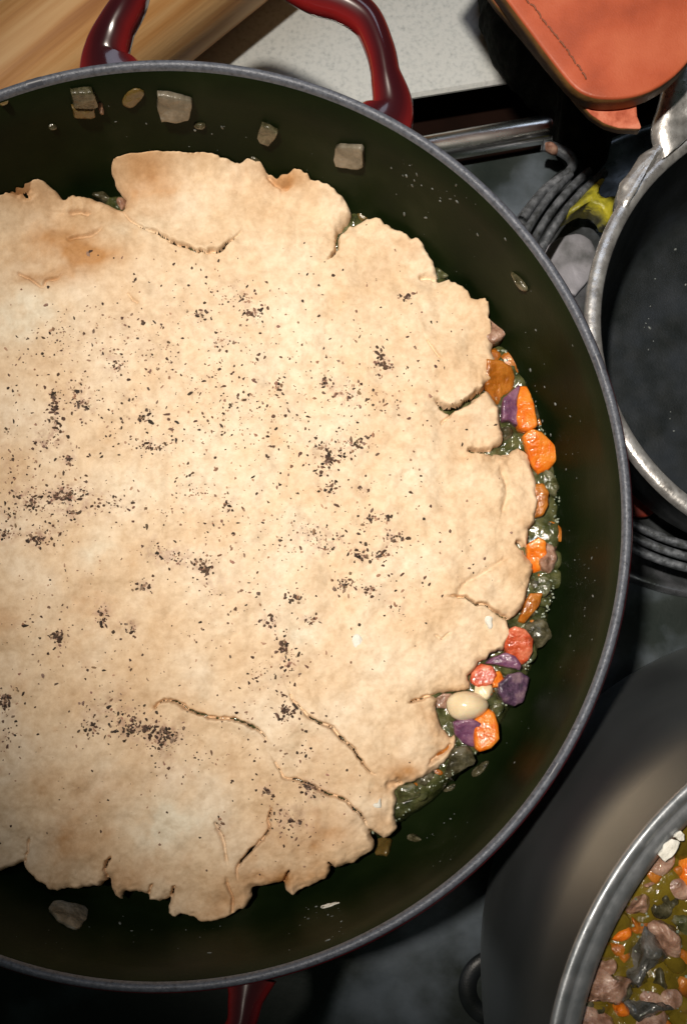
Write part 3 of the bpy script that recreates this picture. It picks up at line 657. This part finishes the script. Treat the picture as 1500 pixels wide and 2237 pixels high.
bite('carrot_piece', [(1030,1470),(1050,1452),(1072,1458),(1080,1475),(1068,1495),(1045,1500),(1028,1490)], 'carrot_red', .0682, 'reddish carrot piece sunk in broth by the crust notch', 'carrot', 2.3)
bite('carrot_piece', [(1072,1470),(1090,1466),(1098,1482),(1090,1500),(1076,1500)], 'carrot', .0686, 'small orange carrot piece left of the dark purple potato', 'carrot', 5.0)
bite('purple_potato', [(1088,1495),(1110,1475),(1135,1470),(1152,1480),(1148,1505),(1140,1530),(1120,1540),(1098,1532),(1088,1515)], 'dark_purple', .0700, 'dark purple potato chunk at the lower right edge of the pie', 'potato', 2.6, .0010)
bite('bean', [(1028,1505),(1045,1490),(1068,1494),(1076,1512),(1068,1532),(1045,1535),(1028,1525)], 'bean', .0690, 'beige bean half hidden behind the big white bean', 'bean', 2.2, .0006)
bite('potato_piece', [(945,1525),(965,1515),(995,1516),(1000,1530),(980,1545),(955,1545)], 'meat', .0665, 'brownish potato corner in the crust notch left of the white bean', 'potato', 2.6)
bite('bean', [(980,1540),(984,1526),(1000,1515),(1022,1511),(1045,1517),(1062,1530),(1067,1542),(1060,1556),(1042,1567),(1020,1573),(1000,1571),(986,1559)], 'bean', .0750, 'big smooth white bean lying on top near the crust notch', 'bean', 2.0, .0001, ZS + .0015, 2)
bite('purple_potato', [(990,1580),(1005,1572),(1030,1573),(1045,1580),(1040,1610),(1032,1628),(1012,1622),(996,1605)], 'purple', .0695, 'greyish purple potato piece under the big white bean', 'potato', 2.6)
bite('carrot_chunk', [(1035,1575),(1050,1562),(1062,1552),(1076,1560),(1084,1582),(1084,1612),(1068,1630),(1046,1639),(1036,1632),(1035,1605)], 'carrot', .0712, 'vivid orange carrot chunk touching the big white bean', 'carrot', 5.0, .0004)
bite('onion_piece', [(975,1660),(990,1640),(1015,1632),(1035,1640),(1030,1665),(1005,1690),(985,1700),(972,1690)], 'onion_dim', .0682, 'glassy onion strips below the vivid orange carrot chunk', 'onion', 2.6, .0010)
bite('onion_piece', [(1060,1545),(1085,1535),(1098,1545),(1092,1560),(1075,1575),(1064,1562)], 'celery', .0678, 'small glassy onion bit between white bean and pan wall', 'onion')
bite('celery_piece', [(866,1722),(885,1714),(905,1712),(918,1722),(910,1738),(890,1752),(868,1755)], 'celery', .0686, 'glassy green celery piece at the lower torn tip of the crust', 'celery', 2.4, .0010)
bite('onion_piece', [(770,455),(785,440),(802,448),(812,470),(800,484),(775,488)], 'onion_brown', .0685, 'brownish onion piece in the upper notch of the crust', 'onion', 2.4, .0008)
bite('onion_piece', [(735,412),(745,410),(758,425),(765,440),(755,444),(742,430)], 'onion_brown', .0680, 'thin yellowish onion strip behind the upper crust edge', 'onion', 2.4)
bite('celery_piece', [(950,580),(968,575),(982,588),(983,602),(965,610),(955,605)], 'celery', .0680, 'small green celery piece behind the upper right crust edge', 'celery', 2.4, .0010)
bite('bean', [(253,432),(265,428),(275,435),(272,450),(268,460),(256,452),(250,442)], 'meat', .0695, 'pinkish bean peeking out of the notch under the top crust flap', 'bean', 2.2)
bite('onion_piece', [(205,425),(225,422),(240,428),(245,440),(228,440),(210,434)], 'onion_dim', .0675, 'pale onion sliver left of the top crust flap', 'onion', 2.4)

def scrap_field(name, label, mats, spots, seed, centre, ztop, sizes):
    """small irregular scraps half sunk in the liquid"""
    rr = random.Random(seed)
    for mi, mname in enumerate(mats):
        V = []; Fc = []
        for (x, y) in spots[mi::len(mats)]:
            a = rr.uniform(.4, 1.) * sizes; b = a * rr.uniform(.4, .9); h = rr.uniform(.18, .4) * b; an = rr.uniform(0, 3.14); k = len(V); n = 9
            for ring, (s, z) in enumerate(((1.05, -.6), (1., .1), (.78, .75), (.35, 1.))):
                for q in range(n):
                    t = 6.283 * q / n; u = math.cos(t) * a * s * rr.uniform(.8, 1.2); v = math.sin(t) * b * s * rr.uniform(.8, 1.2)
                    V.append((x + u * math.cos(an) - v * math.sin(an), y + u * math.sin(an) + v * math.cos(an), ztop + z * h + rr.uniform(-.1, .1) * h))
            for ring in range(3):
                for q in range(n):
                    q2 = (q + 1) % n; Fc.append((k + ring * n + q, k + ring * n + q2, k + (ring + 1) * n + q2, k + (ring + 1) * n + q))
            Fc.append(tuple(k + 3 * n + q for q in range(n)))
        o = mk(name, V, Fc, M[mname], None, (centre[0], centre[1], ztop), sub=1)
        tag(o, label % {'broth': 'broth covered', 'onion_dim': 'greyish onion', 'carrot_dull': 'orange carrot', 'soup': 'sauce covered', 'meat': 'pinkish meat'}[mname], 'scraps', kind='stuff')
rr_ = random.Random(5); sp_a = []
for _ in range(90):
    a = math.radians(rr_.uniform(-72, 62)); r_ = .1405 - abs(rr_.gauss(0, .007)); sp_a.append((SWC[0] + r_ * math.cos(a), SWC[1] + r_ * math.sin(a)))
scrap_field('stew_scraps', 'small %s scraps sunk in the broth beside the crust', ['broth', 'onion_dim', 'carrot_dull', 'broth'], sp_a, 3, SWC, ZS + .0002, .0056)

# bits stuck to the inner wall of the braiser
def stuck(name, poly, m, thick, label, cat, box=3.5, rough=.0002, rounded=1, seed=0, group='vegetable bits stuck to the pan wall'):
    if cat == 'onion' and len(poly) < 9 and box > 3.9: rounded = 0
    o = morsel(name, poly, M[m], 0, thick * .85, 0, None, box, rough, 40, seed, rounded, wall)
    return tag(o, label, cat, group)
stuck('onion_piece', [(345,197),(378,199),(420,212),(421,228),(414,254),(385,259),(352,256),(343,225)], 'onion', .0026, 'largest pale onion square stuck high on the upper pan wall', 'onion', 9, .0002, 1)
stuck('onion_piece', [(735,317),(742,312),(792,314),(797,322),(796,358),(785,364),(736,358),(731,345)], 'onion', .0022, 'pale onion square stuck on the pan wall below the right handle leg', 'onion', 9)
stuck('onion_piece', [(573,264),(590,270),(610,282),(600,300),(588,312),(570,306),(562,294)], 'onion_dim', .0022, 'small grey onion square between the two larger onion squares', 'onion', 8)
stuck('onion_piece', [(152,192),(200,187),(210,205),(214,222),(205,228),(160,225)], 'onion_dim', .0030, 'grey onion square at upper left with a browned piece below it', 'onion', 8)
stuck('onion_piece', [(156,226),(205,228),(208,246),(200,252),(160,250)], 'onion_brown', .0026, 'browned onion piece directly below the grey onion square', 'onion', 4)
stuck('meat_shred', [(214,222),(222,220),(228,240),(224,248),(215,242)], 'meat', .0018, 'small pinkish shred beside the browned onion piece', 'meat', 2.4)
stuck('onion_piece', [(264,218),(285,194),(302,190),(320,200),(310,215),(290,234),(270,228)], 'onion_brown', .0014, 'olive brown onion slice on the wall left of the largest onion square', 'onion', 3)
stuck('onion_piece', [(422,270),(440,265),(452,271),(445,280),(428,280)], 'onion_dim', .0014, 'tiny pale onion scrap right below the largest onion square', 'onion', 2.5)
stuck('onion_piece', [(105,272),(118,268),(127,275),(120,282),(108,280)], 'onion_dim', .0011, 'tiny pale onion scrap at the far upper left of the wall', 'onion', 2.5)
stuck('onion_piece', [(545,340),(560,343),(570,352),(562,359),(548,353)], 'onion_dim', .0011, 'tiny onion scrap just above the top edge of the crust', 'onion', 2.5)
stuck('onion_sliver', [(0,218),(10,214),(21,218),(10,226),(0,230)], 'onion_brown', .0014, 'yellowish onion sliver cut by the left edge of the photo', 'onion', 2.5)
stuck('onion_sliver', [(1117,592),(1126,598),(1142,612),(1156,630),(1152,640),(1140,630),(1126,612)], 'onion_dim', .0022, 'thin glossy onion sliver on the upper right pan wall', 'onion', 2.2)
stuck('onion_piece', [(112,1972),(135,1968),(165,1974),(193,1985),(194,1998),(180,2020),(168,2035),(150,2030),(125,2012),(107,1992)], 'onion', .0016, 'grey onion petal stuck on the lower left pan wall', 'onion', 3.2, .0005)
stuck('onion_piece', [(826,1832),(840,1830),(857,1835),(852,1862),(845,1873),(822,1870),(820,1855)], 'onion_brown', .0024, 'amber onion square by the lowest torn tip of the crust', 'onion', 4)
stuck('onion_sliver', [(888,1828),(900,1823),(915,1828),(924,1834),(910,1840),(892,1838)], 'onion_dim', .0016, 'pale onion sliver right of the amber onion square', 'onion', 2.4)
stuck('onion_sliver', [(1028,1692),(1045,1672),(1066,1660),(1068,1670),(1052,1690),(1034,1700)], 'onion_dim', .0016, 'grey onion sliver below the vivid orange carrot chunk', 'onion', 2.4)
stuck('onion_sliver', [(966,1728),(985,1714),(998,1712),(990,1726),(972,1732)], 'onion_dim', .0014, 'small grey onion sliver lower on the wall near the celery', 'onion', 2.4)
stuck('flour_smear', [(700,1981),(714,1974),(724,1969),(738,1970),(742,1975),(728,1978),(716,1982),(704,1986)], 'flour', .0005, 'white flour smear on the lower pan wall', 'flour', 2.4, .0005)

def specks():
    V = []; Fc = []
    def bead(pt, nm, r, el=1.):
        t = nm.orthogonal().normalized(); b = nm.cross(t); a0 = rnd.uniform(0, 6.28); t, b = t * math.cos(a0) + b * math.sin(a0), b * math.cos(a0) - t * math.sin(a0)
        k = len(V)
        for h, s in ((0, 1), (.5, .8)):
            for q in range(7):
                a = 6.283 * q / 7; V.append(pt + t * math.cos(a) * r * s * el * rnd.uniform(.75, 1.2) + b * math.sin(a) * r * s * rnd.uniform(.75, 1.2) + nm * (r * h))
        V.append(pt + nm * r * .7)
        for q in range(7):
            q2 = (q + 1) % 7; Fc.append((k + q, k + q2, k + 7 + q2, k + 7 + q)); Fc.append((k + 7 + q, k + 7 + q2, k + 14))
    return V, Fc, bead
V, Fc, bead = specks()
for cx, cy, sx, sy, n in [(890,390,40,60,26),(930,440,40,50,14),(700,410,60,20,14),(230,250,60,14,12),(430,300,80,20,10),(960,1800,60,40,14),(1120,1560,20,60,12),(1010,560,40,50,10),(1270,1320,20,60,8),(1130,760,30,40,6),(300,2040,300,25,40),(700,2000,80,25,26),(1270,1200,25,250,30),(200,170,300,25,20),(1000,420,80,60,20),(1180,900,20,90,26),(900,1820,80,50,20),(1240,900,25,120,14)]:
    for _ in range(n):
        x, y = rnd.gauss(cx, sx), rnd.gauss(cy, sy)
        x0, y0 = U(x, y, .118)
        if math.hypot(x0 - PC[0], y0 - PC[1]) > .1555: continue
        p, nm = wall(x, y)
        if p.z > .067: bead(p, nm, rnd.choice([.0001, .00014, .0002, .0002, .0003, .0005]) * rnd.uniform(.8, 1.2), rnd.uniform(1, 2.2))
tag(mk('dried_specks', V, Fc, M['speck'], None, (PC[0], PC[1], .09)), 'tiny pale dried specks spattered over the black pan wall', 'specks', kind='stuff')
V, Fc, bead = specks()
for _ in range(520):                                     # bubbles where the broth meets the wall on the right
    a = math.radians(rnd.choice([rnd.uniform(-75, 50), rnd.uniform(-50, 30), rnd.uniform(20, 100)])); r = .1405 + .0012 * math.sin(a * 23) - abs(rnd.gauss(0, .0012)) * rnd.choice([1, 1, 4])
    x, y = SWC[0] + r * math.cos(a), SWC[1] + r * math.sin(a)
    bead(Vector((x, y, ZS + .0008 + rnd.uniform(-.0004, .0008))), Vector((0, 0, 1)), rnd.uniform(.00012, .00055), rnd.uniform(1, 2.0))
tag(mk('broth_foam', V, Fc, M['foam'], None, (PC[0], PC[1], ZS)), 'line of tiny glistening bubbles where broth meets the pan wall', 'foam', kind='stuff')

# ------------------------------------------------------------------ rolling pin
def pin():
    # axis between the two silhouette lines, both read on the worktop side
    R = .0335; zc = .006 + R
    A = U3((-260, 430), zc); B = U3((760, -385), zc); d = (B - A).normalized()
    # the centre line passes midway between the silhouettes
    pts = [A + d * t for t in np.linspace(-.10, .36, 60)]
    V = []; Fc = []; seg = 72
    up = Vector((0, 0, 1)); s = d.cross(up).normalized()
    for i, p in enumerate(pts):
        f = 1.0 if 3 < i < 56 else .93
        for k in range(seg):
            a = 2 * math.pi * k / seg; V.append(p + (s * math.cos(a) + up * math.sin(a)) * R * f)
    for i in range(len(pts) - 1):
        for k in range(seg):
            k2 = (k + 1) % seg; Fc.append((i * seg + k, i * seg + k2, (i + 1) * seg + k2, (i + 1) * seg + k))
    Fc.append(tuple(range(seg))); Fc.append(tuple(reversed(range((len(pts) - 1) * seg, len(pts) * seg))))
    ang = math.atan2(d.y, d.x); ca, sa = math.cos(-ang), math.sin(-ang)
    W = [((v.x - A.x) * ca - (v.y - A.y) * sa, (v.x - A.x) * sa + (v.y - A.y) * ca, v.z - zc) for v in V]
    o = mk('rolling_pin', W, Fc, M['wood']); o.location = A; o.rotation_euler = (0, 0, ang)
    tag(o, 'thick wooden rolling pin lying behind the braiser handle', 'rolling pin')
pin()

# ------------------------------------------------------------------ electric coil burner, drip bowl
cc = U3((1610, 740), .02); CC = (cc.x, cc.y)
burner = empty('coil_burner', (CC[0], CC[1], 0), 'electric coil burner with ridged black rings under the small skillet', 'burner')
lathe('drip_bowl', [(.1195, .0006), (.1185, .0032), (.1165, .0044), (.1145, .0036), (.112, .0015), (.100, .0009), (.06, .0007), (.02, .0006)], CC, M['drip'], burner, 140)
for r in (.0995, .1045, .1095, .068, .060):
    sec = [(r + .0021 * math.cos(a) * (1 if abs(math.cos(a)) < .9 else .95), .0195 + .0026 * math.sin(a)) for a in np.linspace(0, 2 * math.pi, 10, endpoint=False)]
    lathe('coil_ring', sec, CC, M['coil'], burner, 140, closed=True, a0=math.radians({.0995: -233, .1045: -230, .1095: -226}.get(r, -230)), a1=math.radians(104))
ter = sweep('coil_terminal', smooth_line([U3(p, .0195) for p in [(1183, 318), (1205, 322), (1228, 332), (1245, 345), (1250, 362), (1238, 380), (1215, 396), (1190, 415), (1160, 450), (1140, 480)]], 6), .0046, .005, M['coil'], burner, 12, 2.2)
for o in [ter]: o.location = Vector(U3((1183, 318), .0195)) - Vector(burner.location)
rust = morsel('rusty_tip', [(1183,312),(1192,308),(1210,315),(1222,325),(1220,335),(1205,332),(1190,322)], mat('rusty_scale', [(.12, .05, .03), (.25, .13, .09), (.36, .22, .16)], .6, 260, 7, .0005, 600), .0232, .002, .019, burner, 2.4, .0004)
rust.location = Vector(rust.location)
def flat(name, poly, m, z0, z1, label, cat, parent=None, box=5, rough=.0003, rounded=1, group=None):
    o = morsel(name, poly, M[m], z1, .001, z0, parent, box, rough, 40, 3, rounded)
    if label: tag(o, label, cat, group)
    return o
flat('lit_bowl_patch', [(1180,560),(1195,535),(1215,522),(1240,512),(1265,510),(1287,520),(1301,545),(1303,575),(1296,600),(1283,614),(1262,640),(1252,650),(1200,620)], 'sheen', .0012, .0035, 'lit drip bowl metal modelled as a pale plate between braiser rim and skillet', 'sheen', box=9)  # added piece standing for the lit part of the drip bowl
flat('support_prong', [(1225,475),(1233,458),(1249,444),(1266,430),(1284,413),(1298,399),(1312,388),(1319,383),(1318,392),(1305,406),(1299,418),(1310,432),(1324,441),(1345,436),(1352,450),(1330,492),(1322,490),(1310,474),(1294,462),(1275,456),(1252,463),(1233,476)], 'yellow', .012, .0235, 'yellow green crusted prong between black coil and skillet rim', 'burner prong', box=4, rough=.0009, rounded=1)
flat('support_prong', [(1445,1130),(1450,1112),(1464,1098),(1482,1090),(1502,1094),(1530,1110),(1535,1150),(1505,1160),(1492,1128),(1478,1106),(1466,1108),(1454,1122)], 'green', .012, .0205, 'dull green prong under the lower skillet edge at right', 'burner prong', box=3, rough=.0006)
flat('grey_oval', [(1283,466),(1292,464),(1306,472),(1313,483),(1300,489),(1288,480)], 'drip', .003, .006, 'tiny grey oval piece below the yellow prong', 'grey oval', box=4)  # small flat oval in the drip bowl metal
flat('red_disc', [(1355,1090),(1365,1060),(1390,1043),(1420,1048),(1441,1068),(1444,1095),(1432,1120),(1408,1132),(1380,1128),(1360,1112)], 'redspot', .004, .0075, 'dark red round spot between braiser rim and skillet', 'disc', box=6, rounded=2, rough=0)
# dark ring near the bottom edge
rc_ = U3((1085, 2160), .001)
rg = lathe('dark_ring', [(.0095, .0004), (.0100, .0016), (.0130, .0026), (.0172, .0020), (.0180, .0004)], (rc_.x, rc_.y), M['iron'], None, 80)
tag(rg, 'flat black ring half under the steel pot at the bottom', 'ring')

# ------------------------------------------------------------------ small cast iron skillet
SK = (.1907, .1471)
sk = empty('skillet', (SK[0], SK[1], .0225), 'small dark cast iron skillet with worn bright rim at right', 'skillet')
lathe('skillet_bowl', [(0, .0285), (.070, .0285), (.0745, .0292), (.078, .0325), (.0815, .042), (.0855, .058), (.0880, .0738)], SK, M['iron'], sk, 160)
lathe('skillet_rim', [(.0879, .0735), (.0886, .0748), (.0905, .0755), (.0930, .0752), (.0942, .0743), (.0944, .0722)], SK, M['iron_bare'], sk, 200)
lathe('skillet_outside', [(.0943, .0730), (.093, .068), (.0880, .045), (.084, .027), (.080, .0226), (0, .0225)], SK, M['iron'], sk, 120)
hp = smooth_line([U3(p[:2], p[2]) for p in [(1496, 300, .073), (1482, 268, .0755), (1490, 200, .079), (1500, 120, .0805), (1490, 20, .081), (1460, -100, .081), (1420, -250, .081), (1380, -420, .080)]], 10)
w = np.interp(np.linspace(0, 1, len(hp)), [0, .1, .2, .3, .42, .6, .8, 1], [.034, .026, .0185, .0165, .020, .026, .028, .018])
h_ = sweep('skillet_handle', hp, list(w), .010, M['iron_bare'], sk, 28, 2.4, crease=-.12)
# flare where the handle grows out of the rim
fl_ = morsel('handle_root', [(1345,435),(1352,405),(1372,372),(1400,340),(1428,318),(1444,300),(1452,275),(1452,240),(1470,225),(1530,240),(1530,300),(1500,292),(1478,310),(1445,342),(1408,385),(1378,430),(1362,470),(1350,480)], M['iron_bare'], .0768, .004, .068, sk, 5, .0005, 60, 4)
# droplets of oil and crumbs inside
V, Fc, bead = specks()
for _ in range(60):
    a = rnd.uniform(0, 6.28); r = .069 * math.sqrt(rnd.random()); bead(Vector((SK[0] + r * math.cos(a), SK[1] + r * math.sin(a), .0285)), Vector((0, 0, 1)), rnd.choice([.00025, .0004, .0006]), rnd.uniform(1, 2))
tag(mk('skillet_crumbs', V, Fc, M['speck'], None, (SK[0], SK[1], .0285)), 'tiny glinting crumbs on the skillet floor', 'crumbs', kind='stuff')

# ------------------------------------------------------------------ leather handle holder
def slab_poly(name, poly, z0, z1, m_top, m_side, parent, loc, n=150, round_=.0009, bow=0.0, it=2):
    P = resample(chaikin(poly, it), n); W = np.array([U(p[0], p[1], z1) for p in P]); c = W.mean(0)
    prv = np.roll(W, 1, 0); nxt = np.roll(W, -1, 0); t = nxt - prv; nrm = np.stack([t[:, 1], -t[:, 0]], 1); nrm /= np.hypot(*nrm.T)[:, None]
    if ((W - c) * nrm).sum() < 0: nrm = -nrm
    V = []; Fc = []; rings = [(0, z0), (0, z1 - round_), (.3 * round_, z1 - .3 * round_), (round_, z1)]
    for ins, z in rings:
        for i in range(n): V.append((W[i, 0] - nrm[i, 0] * ins, W[i, 1] - nrm[i, 1] * ins, z))
    inner = np.array(V[-n:])[:, :2]
    ks = [.93, .8, .6, .4, .2]
    for k in ks:
        for i in range(n):
            x, y = c + (inner[i] - c) * k; V.append((x, y, z1 + bow * (1 - k ** 2) + .0002 * value_noise(np.array(x), np.array(y), 60, 9, 2)))
    V.append((c[0], c[1], z1 + bow)); m = len(rings) + len(ks)
    for r in range(m - 1):
        for i in range(n):
            j = (i + 1) % n; Fc.append((r * n + i, r * n + j, (r + 1) * n + j, (r + 1) * n + i))
    for i in range(n): Fc.append(((m - 1) * n + i, (m - 1) * n + (i + 1) % n, len(V) - 1))
    Fc.append(tuple(reversed(range(n))))
    o = mk(name, V, Fc, m_top, parent, loc); o.data.materials.append(m_side)
    for i in range(n): o.data.polygons[i].material_index = 1
    return o
LO = U3((1330, 60), .10)
lh = empty('leather_holder', LO, 'orange tan leather handle holder with stitched edge over the skillet handle', 'handle holder')
TOPP = [(900,-300),(1000,-145),(1055,-72),(1108,0),(1130,30),(1160,70),(1195,118),(1230,163),(1255,192),(1285,209),(1320,215),(1370,213),(1412,202),(1450,182),(1482,157),(1512,122),(1545,70),(1560,0),(1540,-80),(1480,-180),(1380,-300),(1200,-420)]
slab_poly('upper_leather', TOPP, .0965, .1030, M['leather'], M['leather_edge'], lh, LO, bow=.0012, it=1)
LOWP = [(1020,-80),(1085,10),(1140,72),(1195,140),(1222,172),(1244,195),(1262,218),(1290,249),(1320,269),(1352,279),(1401,281),(1397,268),(1391,253),(1385,150),(1360,20),(1250,-120),(1100,-150)]
slab_poly('lower_leather', LOWP, .0920, .0955, M['suede'], M['leather_edge'], lh, LO, it=0, round_=.0004)
sp_ = [(1120,-45),(1150,0),(1166,14),(1185,42),(1205,66),(1226,92),(1245,118),(1262,143),(1274,160),(1285,178)]
line = smooth_line([U3(p, .1038) for p in sp_], 12)
acc = 0; i = 0; L_ = [0]
for a_, b_ in zip(line, line[1:]): L_.append(L_[-1] + (b_ - a_).length)
def on(t):
    k = min(max(int(np.searchsorted(L_, t)), 1), len(line) - 1); f = (t - L_[k - 1]) / max(1e-9, L_[k] - L_[k - 1]); return line[k - 1].lerp(line[k], f)
t = .001
while t < L_[-1] - .004:
    ln_ = rnd.uniform(.0026, .0034); q = [on(t + ln_ * f) + Vector((rnd.uniform(-.0002, .0002), rnd.uniform(-.0002, .0002), -.0005 + .0005 * math.sin(f * math.pi))) for f in (0, .25, .5, .75, 1)]
    s_ = sweep('stitch', q, .00065, .0007, M['thread'], lh, 8, 2); t += ln_ + .0006

# black bumpy cloth lying under the leather
cl = morsel('dark_mass', [(1048,-160),(1048,-40),(1052,30),(1070,78),(1092,110),(1115,140),(1142,168),(1175,195),(1205,225),(1218,262),(1225,310),(1262,345),(1300,362),(1330,350),(1350,300),(1370,200),(1340,60),(1260,-80),(1150,-200)], M['black_mass'], .034, .01, .0075, None, 2.6, .0016, 120, 2)  # dark solid with an uneven surface
m_ = cl.modifiers.new('s', 'SUBSURF'); m_.levels = m_.render_levels = 2
tag(cl, 'dark bumpy cloth lying under the leather handle holder', 'mass')

# ------------------------------------------------------------------ steel pot with the rest of the filling
ZR, BASE = .170, (.2088, -.1144)
PT = tuple(float(v) for v in U(2160, 2455, ZR)); RR = .1222
def lean(z):
    t = min(1, max(0, (z - .004) / (ZR - .004))) ** 1.0; return (BASE[0] + (PT[0] - BASE[0]) * t, BASE[1] + (PT[1] - BASE[1]) * t)
pot = empty('steel_pot', (BASE[0], BASE[1], .004), 'stainless steel pot of stew at the lower right corner', 'pot')
lathe('pot_wall', [(0, .0042), (.134, .0040), (.1412, .0065), (.1442, .012), (.1444, .03), (.1428, .06), (.1385, .09), (.1330, .12), (.1262, .145), (RR - .0022, ZR - .008), (RR - .0020, ZR - .0050)], lean, M['pot'], pot, 260)
lathe('pot_rim', [(RR - .0021, ZR - .0052), (RR - .0006, ZR - .0036), (RR, ZR - .0018), (RR - .0002, ZR - .0006), (RR - .0012, ZR), (RR - .0026, ZR - .0004), (RR - .0038, ZR - .0018), (RR - .0045, ZR - .0024), (RR - .0052, ZR - .0022), (RR - .0078, ZR - .0034), (RR - .0098, ZR - .0052), (RR - .0104, ZR - .0074)], PT, M['pot_rim'], pot, 300)
lathe('pot_inside', [(RR - .0103, ZR - .0073), (RR - .0104, ZR - .009), (RR - .0106, ZR - .016), (RR - .0108, ZR - .030)], PT, M['pot'], pot, 220)
ZP = ZR - .0145
sp2 = disc('pot_stew', PT, RR - .0103, ZP, M['soup'], .0016, 110, 500, 8)
tag(sp2, 'glossy yellow green stew filling the steel pot', 'stew', kind='stuff')
G2 = 'pieces in the steel pot'
def pb(name, poly, m, top, label, cat, box=2.3, rough=.0010, seed=0):
    seed = rnd.randint(1, 900)
    o = morsel(name, poly, M[m], top - .0008, .004, ZP - .003, None, box, rough, 32, seed, 1, None, (rnd.uniform(-.25, .25), rnd.uniform(-.25, .25)), 1.1); return tag(o, label, cat, G2)
pb('carrot_piece', [(1478,1880),(1490,1862),(1530,1858),(1540,1955),(1495,1945),(1478,1915)], 'carrot', ZP + .0040, 'orange carrot piece in the pot nearest its top right', 'carrot')
pb('meat_piece', [(1405,1932),(1415,1918),(1430,1911),(1438,1916),(1432,1928),(1415,1938)], 'meat', ZP + .0024, 'small pink meat bit beside the pot wall', 'meat')
pb('bean', [(1370,1985),(1385,1965),(1403,1945),(1416,1953),(1424,1971),(1423,1990),(1414,1999),(1397,1992)], 'meat', ZP + .0040, 'pink bean half cut off by the pot wall', 'bean')
pb('meat_piece', [(1421,2012),(1438,2004),(1459,2014),(1476,2036),(1486,2060),(1498,2082),(1483,2090),(1459,2084),(1442,2060),(1422,2036)], 'meat', ZP + .0052, 'long pink meat piece pointing to the right photo edge', 'meat')
pb('carrot_piece', [(1330,2050),(1350,2022),(1375,2027),(1380,2048),(1345,2056)], 'carrot', ZP + .0034, 'bright orange carrot piece against the pot wall', 'carrot', 3.2, .0005)
pb('carrot_piece', [(1376,2000),(1406,2010),(1412,2034),(1384,2040),(1374,2020)], 'carrot_dull', ZP + .0024, 'brownish orange carrot piece under the pink bean', 'carrot', 3)
pb('carrot_piece', [(1325,2060),(1378,2055),(1374,2085),(1366,2106),(1345,2095)], 'carrot_dull', ZP + .0022, 'amber carrot piece left of the dark mushroom', 'carrot', 3)
pb('meat_piece', [(1308,2095),(1334,2082),(1344,2100),(1336,2122),(1305,2120)], 'meat', ZP + .0028, 'small round meat bit above the large lumpy meat piece', 'meat')
pb('mushroom_piece', [(1388,2050),(1400,2041),(1412,2048),(1427,2067),(1442,2086),(1430,2113),(1412,2150),(1392,2168),(1378,2146),(1374,2108),(1382,2074)], 'mushroom', ZP + .0062, 'shiny dark grey mushroom slice in the middle of the pot stew', 'mushroom', 2.2, .0018)
pb('meat_piece', [(1285,2145),(1298,2128),(1325,2126),(1358,2134),(1369,2151),(1366,2175),(1344,2186),(1300,2190),(1272,2182)], 'meat', ZP + .0062, 'large lumpy meat piece against the pot wall', 'meat', 2.4, .0015)
pb('onion_piece', [(1424,2128),(1440,2119),(1459,2136),(1455,2160),(1432,2158)], 'onion_dim', ZP + .0028, 'greenish onion piece right of the dark mushroom', 'onion')
pb('onion_piece', [(1462,2008),(1500,1995),(1520,2030),(1500,2062),(1478,2040)], 'celery', ZP + .0022, 'pale green celery piece right of the long pink meat piece', 'celery')
pb('mushroom_piece', [(1368,2198),(1390,2180),(1416,2173),(1450,2178),(1490,2186),(1488,2200),(1445,2194),(1420,2206),(1400,2222),(1378,2218)], 'mushroom', ZP + .0042, 'long thin grey mushroom strip below the dark mushroom slice', 'mushroom', 2.2, .0014)
pb('carrot_piece', [(1336,2198),(1354,2191),(1371,2202),(1366,2218),(1346,2222)], 'carrot', ZP + .0040, 'small bright carrot cube near the bottom of the photo', 'carrot', 3.4, .0005)
pb('meat_piece', [(1250,2230),(1275,2205),(1301,2198),(1325,2207),(1346,2230),(1350,2262),(1250,2275)], 'meat', ZP + .0052, 'pale meat piece in the pot at the bottom left of it', 'meat', 2.3, .0014)
pb('meat_piece', [(1366,2240),(1385,2222),(1404,2213),(1440,2204),(1453,2217),(1455,2265),(1370,2275)], 'meat', ZP + .0056, 'pale meat piece cut by the bottom photo edge', 'meat', 2.3, .0014)
pb('onion_piece', [(1430,1960),(1452,1942),(1470,1955),(1466,1985),(1440,1985)], 'onion_dim', ZP + .0020, 'wrinkled translucent onion piece right of the pink bean', 'onion', 2.3, .0016)
for poly, lab in (([(1440,1868),(1452,1849),(1466,1834),(1486,1842),(1471,1863),(1452,1880)], 'larger white flour smear inside the steel pot rim'),
                  ([(1476,1827),(1488,1815),(1496,1820),(1496,1832),(1486,1836)], 'smaller white flour dab near the pot rim at the right edge')):
    o = morsel('flour_smear', poly, M['flour'], ZP + .0118, .001, ZP + .0105, None, 9, .0008, 40, 2, 0, None, (0, 0), 1.15); tag(o, lab, 'flour')
sp_b = []
for _ in range(260):
    a = math.radians(rr_.uniform(105, 235)); r_ = rr_.uniform(.05, RR - .01); sp_b.append((PT[0] + r_ * math.cos(a), PT[1] + r_ * math.sin(a)))
scrap_field('pot_scraps', 'small %s scraps floating in the steel pot', ['onion_dim', 'meat', 'soup', 'carrot_dull'], sp_b, 9, PT, ZP + .0008, .0060)
V, Fc, bead = specks()
for _ in range(500):
    a = rnd.uniform(math.radians(110), math.radians(230)); r = rnd.uniform(.06, RR - .009); bead(Vector((PT[0] + r * math.cos(a), PT[1] + r * math.sin(a), ZP + .0008)), Vector((0, 0, 1)), rnd.uniform(.0002, .0006))
tag(mk('stew_bubbles', V, Fc, M['foam'], None, (PT[0], PT[1], ZP)), 'tiny bubbles on the stew in the steel pot', 'bubbles', kind='stuff')
